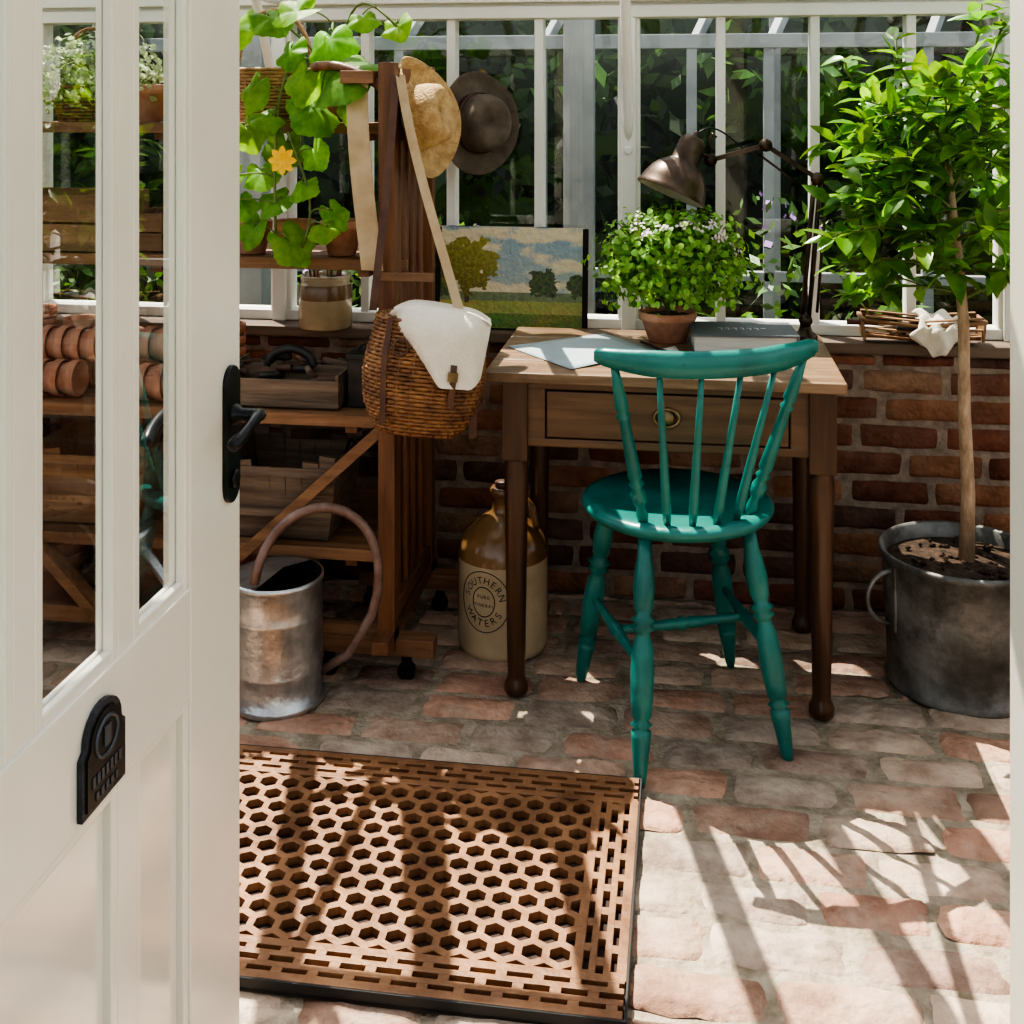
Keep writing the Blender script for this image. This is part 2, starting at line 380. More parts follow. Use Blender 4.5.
# ------------------------------------------------------------------ open door
B=MB('door_1')
X1=-.533;X0=-.565;xc=X1-.013
Y0,Y1=.57,1.347
def dbox(y0,y1,z0,z1,xo=0,xi=0,m=M_white):B.bb(X0+xi,X1-xo,y0,y1,z0,z1,m)
dbox(1.205,Y1,.02,2.0);dbox(Y0,.70,.02,2.0)
for a,b in((.73,.85),(.021,.355),(1.88,1.999)):dbox(.69,1.215,a,b,.0007,.0007)
for a,b in((1.045,1.086),(.869,.910)):B.bb(X1-.0213,X1-.0045,a+.004,b-.004,.835,1.895,M_white)
panes=[(.70,.869),(.910,1.045),(1.086,1.205)]
for a,b in panes:
    for xx,tt in((X1-.009,.005),(X1-.018,.003)):
        def dbx(y0,y1,z0,z1,o=0):B.bb(xx-tt+o,xx+tt-o,y0,y1,z0,z1,M_white)
        dbx(a-.005,a+.008,.838,1.892);dbx(b-.008,b+.005,.8385,1.8915);dbx(a-.0045,b+.0045,.84,.860,.0008);dbx(a-.0045,b+.0045,1.87,1.89,.0008)
    B.add([(xc,a,.85),(xc,b,.85),(xc,b,1.88),(xc,a,1.88)],[(0,1,2,3)],M_doorglass)
B.bb(X0+.002,X1-.002,1.045,1.085,.345,.74,M_white)
for a,b in((.69,1.05),(1.08,1.21)):
    B.bb(X1-.018,X1-.011,a,b,.344,.741,M_panel)
for a,b in((.70,1.045),(1.085,1.205)):
    xx=X1-.007
    B.bb(xx-.006,xx+.004,a-.005,a+.011,.346,.739,M_white);B.bb(xx-.006,xx+.004,b-.011,b+.005,.3465,.7385,M_white)
    B.bb(xx-.005,xx+.0032,a-.0045,b+.0045,.347,.366,M_white);B.bb(xx-.005,xx+.0032,a-.0045,b+.0045,.719,.738,M_white)
for sg,xx in((1,X1),(-1,X0)):
    yy=1.314
    pts=[]
    for i in range(12):
        q=pi*i/11;pts.append((yy+.021*math.cos(q),1.047+.021*math.sin(q)))
    for i in range(12):
        q=pi+pi*i/11;pts.append((yy+.021*math.cos(q),.928+.021*math.sin(q)))
    n=len(pts)
    vs=[(xx,a,b) for a,b in pts]+[(xx+sg*.006,a,b) for a,b in pts]
    fs=[tuple(range(n,2*n)) if sg>0 else tuple(range(n,2*n))[::-1]]+[(i,(i+1)%n,n+(i+1)%n,n+i) for i in range(n)]
    B.add(vs,fs,M_black)
    B.lathe([(.013,0),(.013,.010),(.008,.016),(.008,.036)],M_black,16,Matrix.Translation((xx,yy,1.010))@Euler((0,sg*pi/2,0)).to_matrix().to_4x4())
    B.tube(bez((xx+sg*.036,yy+.004,1.010),(xx+sg*.042,yy-.02,1.018),(xx+sg*.042,yy-.05,1.006),(xx+sg*.034,yy-.078,.995),10),[.008,.008,.0075,.007,.007,.0065,.0065,.007,.0075,.008,.007],M_black,10)
    B.lathe([(.011,0),(.011,.004),(.003,.005)],M_black,14,Matrix.Translation((xx+sg*.006,yy,.935))@Euler((0,sg*pi/2,0)).to_matrix().to_4x4())
B.finish(.0018)
# plaque on door
B=MB('door_plaque')
cy,cz=1.006,.782
pts=[(-.040,-.042),(.040,-.042),(.040,.012),(.033,.018)]+[(.033*math.cos(q),.020+.033*math.sin(q)*.85) for q in [pi*i/12 for i in range(1,12)]]+[(-.033,.018),(-.040,.012)]
def ext(pts,x0,x1,sc,m):
    n=len(pts);vs=[(x0,cy+a*sc,cz+b*sc) for a,b in pts]+[(x1,cy+a*sc,cz+b*sc) for a,b in pts]
    B.add(vs,[tuple(range(n,2*n))]+[(i,(i+1)%n,n+(i+1)%n,n+i) for i in range(n)],m)
ext(pts,X1,X1+.005,1,M_slate);ext(pts,X1+.005,X1+.007,.86,M_black)
M_plq=mat('plaque_relief',(.10,.11,.13),rough=.4,metal=.5)
B.tube([(X1+.007,cy+.020*math.cos(q),cz+.016+.017*math.sin(q)) for q in [2*pi*i/20 for i in range(20)]],.002,M_plq,6,closed=True)
for q in range(-3,4):B.box((X1+.007,cy+q*.008,cz-.014),(.002,.005,.010),M_plq)
for q in range(-2,3):B.box((X1+.007,cy+q*.009,cz-.029),(.002,.005,.007),M_plq)
B.box((X1+.007,cy,cz+.017),(.003,.012,.018),M_plq)
B.finish()
# ------------------------------------------------------------------ doormat
B=MB('doormat')
mx0,mx1,my0,my1=-1.06,-.088,1.725,2.352
B.bb(mx0,mx1,my0,my1,.006,.012,M_matbase)
z1=.026;z0=.011
for a,t in(((mx0,mx1,my0,my0+.004),.0255),((mx0,mx1,my1-.004,my1),.0255),((mx0,mx0+.004,my0,my1),.0258),((mx1-.004,mx1,my0,my1),.0258)):B.bb(*a,.004,t,M_matrim)
bw=.070
def slotrows(a0,a1,b0,rows,horiz,sgn,lift):
    pitch=.058;rw=bw/rows;bar=.0115
    for r in range(rows+1):
        b=b0+sgn*r*rw
        w=bar if 0<r<rows else .016
        zz=z1+lift
        if horiz:B.bb(a0-.006,a1+.006,b-w/2,b+w/2,z0,zz,M_mat)
        else:B.bb(b-w/2,b+w/2,a0,a1,z0,zz,M_mat)
    for r in range(rows):
        bmin=b0+sgn*r*rw;bmax=bmin+sgn*rw;lo,hi=min(bmin,bmax),max(bmin,bmax)
        a=a0+(pitch/2 if r%2 else 0)
        while a<a1:
            e=min(a+.018,a1)
            if horiz:B.bb(a,e,lo,hi,z0,z1+lift-.0006,M_mat)
            else:B.bb(lo,hi,a,e,z0,z1+lift-.0006,M_mat)
            a+=pitch
e=.012
slotrows(mx0+e,mx1-e,my1-e,3,True,-1,0);slotrows(mx0+e,mx1-e,my0+e,3,True,1,0)
slotrows(my0+e+bw-.003,my1-e-bw+.003,mx1-e,3,False,-1,-.0002);slotrows(my0+e+bw-.003,my1-e-bw+.003,mx0+e,3,False,1,-.0002)
ix0,ix1,iy0,iy1=mx0+e+bw,mx1-e-bw,my0+e+bw,my1-e-bw
B.finish(.0010)
bm=bmesh.new();P=.0445;Rr=P/math.sqrt(3);hr=Rr*.69
row=0;y=iy0
while y<iy1+Rr:
    x=ix0+(P/2 if row%2 else 0)
    while x<ix1+P:
        o=[];q=[]
        for i in range(6):
            a=pi/6+i*pi/3
            o.append(bm.verts.new((x+Rr*math.cos(a),y+Rr*math.sin(a),z1-.0004)));q.append(bm.verts.new((x+hr*math.cos(a)*1.05,y+hr*math.sin(a),z1-.0004)))
        for i in range(6):bm.faces.new((o[i],o[(i+1)%6],q[(i+1)%6],q[i]))
        x+=P
    y+=Rr*1.5;row+=1
bmesh.ops.remove_doubles(bm,verts=bm.verts,dist=.0003)
for co,no in(((ix0+.004,0,0),(-1,0,0)),((ix1-.004,0,0),(1,0,0)),((0,iy0+.004,0),(0,-1,0)),((0,iy1-.004,0),(0,1,0))):
    bmesh.ops.bisect_plane(bm,geom=bm.verts[:]+bm.edges[:]+bm.faces[:],plane_co=co,plane_no=no,clear_outer=True)
bmesh.ops.recalc_face_normals(bm,faces=bm.faces[:])
for f in bm.faces:
    if f.normal.z<0:f.normal_flip()
me=bpy.data.meshes.new('hex_grid');bm.to_mesh(me);bm.free();me.materials.append(M_mat)
ho=bpy.data.objects.new('hex_grid',me);bpy.context.scene.collection.objects.link(ho);ho.parent=bpy.data.objects['doormat']
md=ho.modifiers.new('s','SOLIDIFY');md.thickness=.015;md.offset=-1
# ------------------------------------------------------------------ writing desk
B=MB('writing_desk')
tx0,tx1,ty0,ty1,tz=-.462,.350,2.655,3.20,.755
for i in range(4):
    a=ty0+(ty1-ty0)*i/4;b=ty0+(ty1-ty0)*(i+1)/4
    B.bb(tx0,tx1,a+(.0006 if i else 0),b-(.0006 if i<3 else 0),tz-.024,tz,W_tx)
lx0,lx1,ly0,ly1=-.392,.298,2.690,3.12
for x in(lx0,lx1):
    for y in(ly0,ly1):
        B.box((x,y,.642),(.060,.060,.184),W_dz)
        B.lathe([(.014,0),(.024,.003),(.028,.014),(.028,.026),(.022,.038),(.020,.05),(.0215,.10),(.0255,.35),(.0280,.50),(.0285,.53),(.025,.545),(.029,.555)],W_dz,20,Matrix.Translation((x,y,0)))
B.bb(lx0,lx1,ly1-.01,ly1+.012,.585,tz-.022,W_dx)
B.bb(lx0-.012,lx0+.010,ly0,ly1,.585,tz-.022,W_dy);B.bb(lx1-.010,lx1+.012,ly0,ly1,.585,tz-.022,W_dy)
B.bb(lx0,lx1,ly0-.018,ly0+.006,.583,.603,W_dx);B.bb(lx0,lx1,ly0-.018,ly0+.006,.715,tz-.022,W_dx)
B.bb(lx0+.02,lx0+.07,ly0-.0175,ly0+.006,.595,.72,W_dx);B.bb(lx1-.07,lx1-.02,ly0-.0175,ly0+.006,.595,.72,W_dx)
B.bb(lx0+.073,lx1-.073,ly0-.021,ly0+.3,.606,.712,W_dx)
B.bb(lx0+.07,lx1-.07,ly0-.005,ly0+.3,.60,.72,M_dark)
cxh=-.045
B.tube(arc((cxh,ly0-.026,.662),.028,0,2*pi,24,'xz',.020)[:-1],.004,M_brass,8,closed=True)
B.lathe([(.020,0),(.018,.006),(.012,.014),(.002,.016)],M_brass,24,Matrix.Translation((cxh,ly0-.022,.662))@Euler((pi/2,0,0)).to_matrix().to_4x4())
B.finish(.003)
# ------------------------------------------------------------------ teal chair
B=MB('kitchen_chair')
B.M=Matrix.Translation((-.022,2.635,0))@Euler((0,0,math.radians(20))).to_matrix().to_4x4()
SZ=.480
n=48;prof=[(0,-.016),(.17,-.016),(.200,-.012),(.210,-.002),(.213,.006),(.209,.014),(.192,.018),(.165,.011),(.10,.006),(0,.005)]
B.lathe([(max(r,.0005),SZ+z) for r,z in prof],M_teal,n)
legp=[(0,.009),(.03,.0125),(.07,.0150),(.14,.0175),(.19,.0205),(.215,.0205),(.225,.014),(.24,.023),(.255,.014),(.27,.020),(.34,.023),(.44,.0245),(.54,.022),(.585,.0155),(.60,.015),(.615,.025),(.632,.016),(.65,.026),(.668,.015),(.70,.020),(.78,.0235),(.86,.0195),(.90,.016),(1,.015)]
feet=[(-.160,-.232),(.172,-.205),(-.168,.205),(.212,.208)]
tops=[(-.115,-.125),(.115,-.125),(-.120,.12),(.130,.12)]
L=[]
for f,t in zip(feet,tops):
    p0=Vector((f[0],f[1],0));p1=Vector((t[0],t[1],SZ-.012));L.append((p0,p1));B.turned(p0,p1,legp,M_teal,18)
at=lambda i,t:L[i][0].lerp(L[i][1],t)
sp=[(0,.006),(.06,.009),(.3,.010),(.42,.013),(.46,.010),(.5,.017),(.54,.010),(.58,.013),(.7,.010),(.94,.009),(1,.006)]
B.turned(at(0,.46),at(2,.46),sp,M_teal,12);B.turned(at(1,.46),at(3,.46),sp,M_teal,12)
B.turned(at(0,.46).lerp(at(2,.46),.5),at(1,.46).lerp(at(3,.46),.5),sp,M_teal,12)
def crest(u):
    return Vector((.240*u+.004,-.258+.085*u*u,.846+.014*abs(u)**3))
NS=28;vs=[];fs=[]
for i in range(NS+1):
    u=-1+2*i/NS;c=crest(u);tn=(crest(min(1,u+.02))-crest(max(-1,u-.02)));tn.z=0;tn.normalize();nn=Vector((tn.y,-tn.x,0))
    hh=.024*(1-.35*max(0,abs(u)-.6)/.4)*(1 if abs(u)<.97 else .7)
    arch=.005*(1-u*u)
    th=.0115
    prf=[(-th,-hh),(-th*1.0,0),(-th,hh*.7),(-th*.4,hh+arch),(th*.4,hh+arch),(th,hh*.7),(th,0),(th,-hh)]
    for a,b in prf:vs.append(c+nn*a+Vector((0,0,b)))
k=8
for i in range(NS):
    for j in range(k):fs.append((i*k+j,i*k+(j+1)%k,(i+1)*k+(j+1)%k,(i+1)*k+j))
fs.append(tuple(range(k)));fs.append(tuple(NS*k+j for j in range(k))[::-1])
B.add(vs,fs,M_teal,True)
spn=[(0,.0065),(.12,.0105),(.35,.0095),(.6,.0075),(1,.006)]
spt=[(0,.009),(.06,.013),(.12,.009),(.15,.0155),(.20,.0165),(.24,.010),(.262,.0165),(.285,.010),(.31,.0155),(.5,.013),(.68,.011),(.70,.0155),(.725,.009),(.75,.0145),(.9,.011),(1,.008)]
for i,u in enumerate((-.86,-.52,-.175,.175,.52,.86)):
    a=u*.92;q=-pi/2+a*.95
    b=Vector((.172*math.cos(q),.172*math.sin(q),SZ+.008))
    B.turned(b,crest(u)-Vector((0,0,.018)),spt if abs(u)>.8 else spn,M_teal,12)
B.finish()
# ------------------------------------------------------------------ lemon tree and zinc tub
TX,TY=.645,2.90
B=MB('potted_lemon_tree')
T=Matrix.Translation((TX,TY,0))
B.lathe([(.165,.004),(.170,.0),(.176,.012),(.168,.02),(.172,.10),(.178,.20),(.182,.295),(.190,.302),(.192,.312),(.186,.318),(.178,.312),(.174,.27)],M_zinc,48,T,True,False)
B.lathe([(.001,.290),(.06,.292),(.12,.285),(.176,.280)],M_soil,40,T,False,False)
hd=Vector((-.95,-.3,0)).normalized()
B.tube([Vector((TX,TY,.215))+hd*(.176+.062*math.sin(q))+Vector((0,0,.062*math.cos(q))) for q in [pi*i/14 for i in range(15)]],.0055,M_zinc,8)
B.box(Vector((TX,TY,.215))+hd*.179,(.006,.045,.15),M_zinc,(0,0,.3))
for i in range(60):
    q=U(0,2*pi);r=U(0,.16);B.lathe([(.001,-.006),(U(.004,.010),0),(.001,.006)],M_soil,6,Matrix.Translation((TX+r*math.cos(q),TY+r*math.sin(q),.292)))
tr=[(TX+.01,TY,.27),(TX+.014,TY,.45),(TX+.006,TY+.004,.65),(TX+.004,TY,.85),(TX-.01,TY,1.02),(TX-.03,TY,1.2),(TX-.05,TY-.01,1.36)]
B.tube(tr,[.019,.016,.0145,.013,.011,.009,.005],M_bark,10)
def lfc():
    g=U(.65,1.45);return (g*U(.9,1.35),g,g*.9)
def trunkpt(t):
    z=.90+t*.43
    for a,b in zip(tr[:-1],tr[1:]):
        if a[2]<=z<=b[2]:return Vector(a).lerp(Vector(b),(z-a[2])/(b[2]-a[2]))
    return Vector(tr[-1])
for i in range(30):
    t=(i+.5)/30;p=trunkpt(t*.98);q=i*2.4+U(-.4,.4);ln=U(.20,.35)*(1.0-.25*abs(t-.4))
    d=Vector((math.cos(q)*1.0-.26,math.sin(q)*.75,U(.1,.8)-.2*(t<.2)))
    e=p+d.normalized()*ln;mid=p.lerp(e,.5)+Vector((0,0,.03))
    br=bez(p,p.lerp(mid,.6),mid,e+Vector((0,0,-.02)),10)
    B.tube(br,[.005-.0035*k/10 for k in range(11)],M_twig,5)
    subs=[br]
    for s_ in range(3):
        a=br[4+2*s_ if 4+2*s_<10 else 9];dd=(d.normalized()+rdir()*.9).normalized();ee=a+dd*U(.07,.15)
        sb=bez(a,a+dd*.03+Vector((0,0,.01)),ee,ee,6);B.tube(sb,.002,M_twig,4);subs.append(sb)
    for sb in subs:
        for j in range(2,len(sb)):
            for _ in range(2 if R()<.4 else 1):
                base=sb[j];dr=((sb[j]-sb[j-1]).normalized()*.6+rdir(-.6,.9)*.9).normalized()
                L_=U(.045,.085);c=lfc()
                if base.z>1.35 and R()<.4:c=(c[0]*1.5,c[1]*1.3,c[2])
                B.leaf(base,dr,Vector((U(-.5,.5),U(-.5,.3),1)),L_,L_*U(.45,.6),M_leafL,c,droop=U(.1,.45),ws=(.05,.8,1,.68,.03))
for x,y,z in((TX+.02,TY-.1,1.60),(TX-.16,TY-.05,1.52),(TX+.09,TY,1.58),(TX-.27,TY,1.48)):
    b0=Vector((TX-.03,TY,1.25));br=bez(b0,b0+Vector((0,0,.1)),Vector((x,y,z-.12)),(x,y,z),10);B.tube(br,.003,M_twig,5)
    for j in range(4,11):
        for _ in range(3):
            dr=rdir(-.2,.8);B.leaf(br[j],dr,V(U(-.5,.5),U(-.6,.2),1),U(.05,.075),.034,M_leafL,lfc(),droop=.25)
B.finish()
# ------------------------------------------------------------------ geranium
B=MB('potted_geranium')
GX,GYY=-.05,3.07
T=Matrix.Translation((GX,GYY,tz))
B.lathe([(.046,0),(.050,.004),(.067,.055),(.074,.057),(.076,.063),(.076,.077),(.072,.079),(.067,.075),(.063,.06)],M_terra,32,T,True,False)
B.lathe([(.001,.068),(.066,.066)],M_soil,24,T,False,False)
C=Vector((GX+.012,GYY-.0,tz+.205))
for i in range(110):
    d=rdir(-.2,1);e=C+Vector((d.x*.19,d.y*.14,d.z*.15));B.tube(bez((GX,GYY,tz+.065),(GX,GYY,tz+.12),C.lerp(e,.6),e,6),.0016,M_twig,4)
for i in range(2900):
    d=rdir(-.75,1);rr=U(.45,1.12)*(1+.35*noise.noise(d*3.4+V(3,1,0)));p=C+Vector((d.x*.185,d.y*.125,d.z*.140))*rr
    g=U(.55,1.5)
    n_=(d+rdir()*.8+Vector((0,-.2,.5))).normalized();dr=n_.cross(rdir()).normalized()
    B.leaf(p,dr,n_,U(.012,.024),U(.010,.020),M_leafG,(g*U(.9,1.2),g,g*.9),fold=.3,droop=.2,ts=(0,.3,.7,1),ws=(.1,1,.9,.25))
for i in range(22):
    d=Vector((U(-.5,1),U(-1,-.2),U(.2,1))).normalized();p=C+Vector((d.x*.18,d.y*.135,d.z*.155))
    for _ in range(7):
        n_=(d+rdir()*.5).normalized();B.leaf(p+rdir()*.010,n_.cross(rdir()).normalized(),n_,.010,.007,M_flowerW,(1,1,1),ts=(0,.4,.8,1),ws=(.2,1,.8,.2))
B.finish()
# ------------------------------------------------------------------ desk lamp
B=MB('desk_lamp')
LY=3.145
bx,bz=.335,tz
B.lathe([(.030,0),(.032,.006),(.028,.014),(.018,.020),(.014,.035),(.014,.05)],M_lamp,32,Matrix.Translation((bx-.028,LY,bz)))
b0=Vector((bx-.028,LY,bz+.05));j1=Vector((.338,LY,1.175));j2=Vector((.205,LY,1.262));j3=Vector((.062,LY-.01,1.222))
for o in(-.011,.011):
    B.tube([b0+V(o*.8,o*.4,0),j1+V(o*.8,o*.4,0)],.0065,M_lamp,8)
B.tube([b0+V(.030,0,.02),j1+V(.022,0,-.05)],.004,M_lamp,8)
B.beam(j1,j2,.012,.024,M_lamp,(0,1,0));B.beam(j2,j3,.012,.020,M_lamp,(0,1,0))
B.tube([j1+V(-.02,0,-.035),j2+V(-.01,0,-.03)],.0035,M_lamp,6)
for j in(j1,j2,j3,b0):B.tube([j+V(0,-.016,0),j+V(0,.016,0)],.017,M_lamp,14)
B.tube([j3,j3+V(-.004,-.0,.045),j3+V(.006,0,.07),j3+V(.016,0,.06)],.004,M_lamp,6)
top=Vector((.022,LY-.02,1.285));mo=Vector((-.042,LY-.05,1.135));ax=(top-mo)
MM=Matrix.Translation(mo)@ax.to_track_quat('Z','Y').to_matrix().to_4x4()
B.lathe([(.094,0),(.0955,.004),(.090,.012),(.086,.030),(.076,.055),(.058,.078),(.042,.090),(.037,.095),(.036,.140),(.033,.155),(.022,.163),(.008,.166),(.007,.178),(.001,.181)],M_lamp,40,MM,False,True)
B.lathe([(.0935,.001),(.084,.030),(.073,.055),(.055,.077),(.03,.088)],M_lampin,40,MM,False,True)
B.lathe([(.001,.01),(.022,.02),(.028,.04),(.02,.06),(.012,.075)],M_paperw,20,MM)
B.tube([j3,j3.lerp(top,.6)+V(0,0,-.02),mo.lerp(top,.55)+V(.03,0,0)],.006,M_lamp,8)
B.tube(bez(top,top+V(.05,.02,.06),top+V(.10,.04,-.02),j2+V(-.03,.02,-.03),12),.0025,M_black,6)
B.finish()
# books
B=MB('hardback_book')
B.M=Matrix.Translation((.138,2.955+.06,tz))@Euler((0,0,math.radians(4))).to_matrix().to_4x4()
B.bb(-.130,.130,-.09,.09,.001,.005,M_book);B.bb(-.130,.130,-.09,.09,.043,.048,M_book);B.bb(.123,.1305,-.0895,.0895,.0012,.0478,M_book)
B.bb(-.125,.123,-.085,.085,.005,.043,M_pages)
for i,w in enumerate((.012,.010,.013,.009,.012,.010,.013)):
    B.box((-.055+i*.018,.0,.0485),(w,.004,.0006),M_paperw)
    if i<6:B.box((-.055+i*.018+.003,-.012,.0485),(.003,.02,.0006),M_paperw)
B.finish(.001)
B=MB('drawing_paper')
def quad(pts,m,z):
    a,b,c,d=[Vector((p[0],p[1],z)) for p in pts]
    B.sheet(lambda u,v:(a.lerp(b,u)).lerp(d.lerp(c,u),v)+V(0,0,.003*math.sin(u*3.1)*v),8,8,m)
quad([(-.45,2.93),(-.22,3.13),(-.055,2.92),(-.265,2.70)],M_paper,tz+.002)
quad([(-.20,2.76),(-.03,2.98),(-.015,2.90),(-.10,2.76)],M_paperw,tz+.006)
B.finish(0,.0006)
B=MB('pencil');B.tube([(-.115,2.99,tz+.012),(-.04,2.86,tz+.012)],.004,M_black,6);B.finish()
# painting
B=MB('landscape_painting')
px0,px1,ph=-.705,-.285,.285
yb=3.27;
def pf(u,v):return (px0+(px1-px0)*u,yb+v*.04,SILL+.002+ph*v)
def blob(u,v,cu,cv,r,ry=None):
    ry=ry or r;return ((u-cu)/r)**2+((v-cv)/ry)**2+.9*noise.noise(Vector((u*12,v*12,1)))+.5*noise.noise(Vector((u*35,v*35,7)))<1
def pc(u,v):
    n1=noise.noise(Vector((u*3,v*6,0)))+.5*noise.noise(Vector((u*9,v*14,2)));n2=noise.noise(Vector((u*45,v*30,5)))+.5*noise.noise(Vector((u*90,v*60,8)))
    hz=.36
    if blob(u,v,.20,.62,.19,.27) :
        g=.6+.5*max(0,n2+.3)+ (v-.5)+.8*(u-.2);return (.20*g+.05,.21*g+.02,.04*g)
    if blob(u,v,.72,.46,.10,.15) or blob(u,v,.95,.43,.07,.11) or blob(u,v,.03,.5,.09,.16):
        g=.7+.5*n2;return (.12*g,.17*g,.045)
    if abs(u-.20)<.014 and v<.45 and v>.25:return (.12,.08,.05)
    if v<hz:
        if v>.28:return (.20+.06*n2,.25+.06*n2,.13)
        if v>.15:return (.36+.1*n1,.36+.1*n2,.10)
        return (.18+.1*n1,.23+.1*n2,.05)
    t=(v-hz)/(1-hz);sky=Vector((.40-.14*t+n2*.06,.46-.10*t+n2*.05,.42));cl=Vector((.72,.62-.07*n2,.40+.05*n1))
    k=max(0,min(1,(n1+.15)*3+n2*.4));c=sky.lerp(cl,k);return tuple(c)
B.sheet(pf,190,130,M_paint,False,pc)
B.beam((px0-.002,yb,SILL+.0),(px0-.002,yb+.04,SILL+ph),.004,.016,M_dark,(1,0,0));B.beam((px1+.002,yb,SILL),(px1+.002,yb+.04,SILL+ph),.004,.016,M_dark,(1,0,0))
B.beam((px0,yb+.05,SILL+ph),(px1,yb+.05,SILL+ph),.02,.004,M_dark);B.beam((px0,yb+.01,SILL+.003),(px1,yb+.01,SILL+.003),.02,.004,M_dark)
B.add([(px0,yb+.01,SILL),(px1,yb+.01,SILL),(px1,yb+.05,SILL+ph),(px0,yb+.05,SILL+ph)],[(3,2,1,0)],M_dark)
B.finish()
# ------------------------------------------------------------------ shelving stand
B=MB('wooden_shelf_stand')
EX=-.70
for y,zt in((2.70,1.47),(3.11,1.47)):
    B.bb(EX-.02,EX+.02,y-.02,y+.02,.08,zt,W_sz)
for y in(2.785,2.865,2.945,3.025):
    B.tube([(EX,y,.12),(EX,y,1.45)],.010,W_sz,10)
for z in(.16,.60,1.30,1.44):B.bb(EX-.016,EX+.016,2.70,3.11,z-.018,z+.018,W_sy)
for y in(2.72,3.10):
    B.bb(-.88,-.59,y-.025,y+.025,.065,.105,W_sx)
B.bb(EX-.02,EX+.02,2.62,3.17,.10,.13,W_sy)
for x in(-.66,-.85):
    for y in(2.72,3.10):
        B.tube([(x,y-.009,.022),(x,y+.009,.022)],.022,M_black,18);B.bb(x-.010,x+.010,y-.013,y+.013,.030,.066,M_black)
SX0=-1.98
shelf=[(1.32,2.86,3.12),(.98,2.84,3.13),(.62,2.73,3.16),(.30,2.73,3.16)]
for z,a,b in shelf:
    n=4;w=(b-a)/n
    for i in range(n):B.bb(SX0,EX-.02,a+i*w+.003,a+(i+1)*w-.003,z-.018,z,W_sx)
    B.bb(SX0,EX+.015,a-.014,a,z-.024,z+.004,W_sx)
    for x in(-1.9,-1.35,-.80):B.bb(x-.015,x+.015,a,b,z-.042,z-.018,W_sy)
for x in(SX0,):
    for y in(2.86,3.12):B.bb(x-.02,x+.02,y-.02,y+.02,0.0,1.5,W_sz)
B.beam((-.715,2.715,.60),(-1.34,2.715,.03),.026,.048,W_sx,(0,1,0));B.beam((-1.92,2.715,.60),(-1.36,2.715,.03),.026,.048,W_sx,(0,1,0))
B.bb(SX0,EX,2.71,2.74,.085,.125,W_sx)
B.tube(bez((EX,2.70,1.40),(EX-.1,2.72,1.47),(EX-.16,2.74,1.47),(EX-.2,2.75,1.46),8),.012,W_sz,8)
B.ribbon(bez((EX-.075,2.70,1.44),(EX-.07,2.66,1.3),(EX-.05,2.665,1.15),(EX-.03,2.668,.98),10),.055,(1,-.1,0),M_tan)
B.bb(EX-.11,EX-.03,2.67,3.05,1.42,1.45,W_sx)
B.bb(EX-.02,-.585,2.675,2.69,.955,.975,W_sx)
B.finish(.002)
# ------------------------------------------------------------------ creel
def weave(B,sec,zs,m,n=64,k=20,r=.0045,amp=.0035,M=None):
    old=B.M
    if M is not None:B.M=old@M
    for i,z in enumerate(zs):
        pts=[]
        for j in range(n):
            q=2*pi*j/n;p=sec(z,q);o=p.normalized()*amp*math.cos(k*q/1+pi*(i%2))
            pts.append((p.x+o.x,p.y+o.y,z))
        B.tube(pts,r*U(.9,1.1),m,5,closed=True)
    for j in range(k):
        q=2*pi*(j+.5)/k;pts=[]
        for z in zs:
            p=sec(z,q);pts.append((p.x,p.y,z))
        B.tube(pts,.0035,m,5)
    B.M=old
B=MB('wicker_creel')
CR=Matrix.Translation((-.598,2.575,.640))@Euler((math.radians(-4),math.radians(6),math.radians(10))).to_matrix().to_4x4()@Matrix.Scale(1.0,4)
def csec(z,q):
    t=z/.235
    a=.098+.038*math.sin(min(1,t*1.0+.15)*pi*.62);
    if t<.22:a*=.80+.2*math.sqrt(max(0,t)/.22)
    a*=1-.22*max(0,t-.5)
    c,s_=math.cos(q),math.sin(q)
    b=a*(.72 if s_<0 else .45)
    return Vector((a*abs(c)**.8*(1 if c>0 else -1),b*abs(s_)**.9*(1 if s_>0 else -1)))
zs=[.0+.0088*i for i in range(28)]
weave(B,csec,zs,M_wick,84,28,.0048,.0035,CR)
B.M=CR
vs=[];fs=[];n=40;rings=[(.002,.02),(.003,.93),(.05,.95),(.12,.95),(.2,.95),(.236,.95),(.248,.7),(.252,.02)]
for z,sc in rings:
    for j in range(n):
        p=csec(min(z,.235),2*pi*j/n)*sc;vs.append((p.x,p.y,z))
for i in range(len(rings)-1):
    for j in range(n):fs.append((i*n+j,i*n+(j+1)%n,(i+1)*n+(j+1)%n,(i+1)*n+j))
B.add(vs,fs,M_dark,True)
for sc in[1.02-.075*i for i in range(12)]:
    pts=[]
    for j in range(60):
        q=2*pi*j/60;p=csec(.235,q)*max(sc,.05);pts.append((p.x,p.y,.246+.022*(1-sc*sc)+.002*math.cos(20*q+sc*40)))
    B.tube(pts,.0046,M_wick,5,closed=True)
def flap(u,v):
    s_=v*.27
    drop=max(0,s_-.12)/.15
    xl=-.088+.085*drop+.02*drop*drop;xr=.138-.012*drop
    x=xl+(xr-xl)*u
    edge=max(abs(2*u-1)-.5,0)/.5
    if s_<.12: y=.05-s_*1.08;z=.278+.004*math.sin(u*5)-.02*edge*edge
    else:
        t=s_-.12;y=-.080-.030*math.sin(min(1,t/.05)*pi/2)+.03*edge*edge-.006*math.sin(u*7)*t*6;z=.276-t*1.08-.02*edge*edge
        z+= .022*edge*edge*drop*2
    return (x,y,z)
B.sheet(flap,24,28,M_canvas)
B.ribbon([( -.085,-.078,.25),(-.088,-.090,.15),(-.078,-.085,.02)],.012,(1,0,0),M_leather)
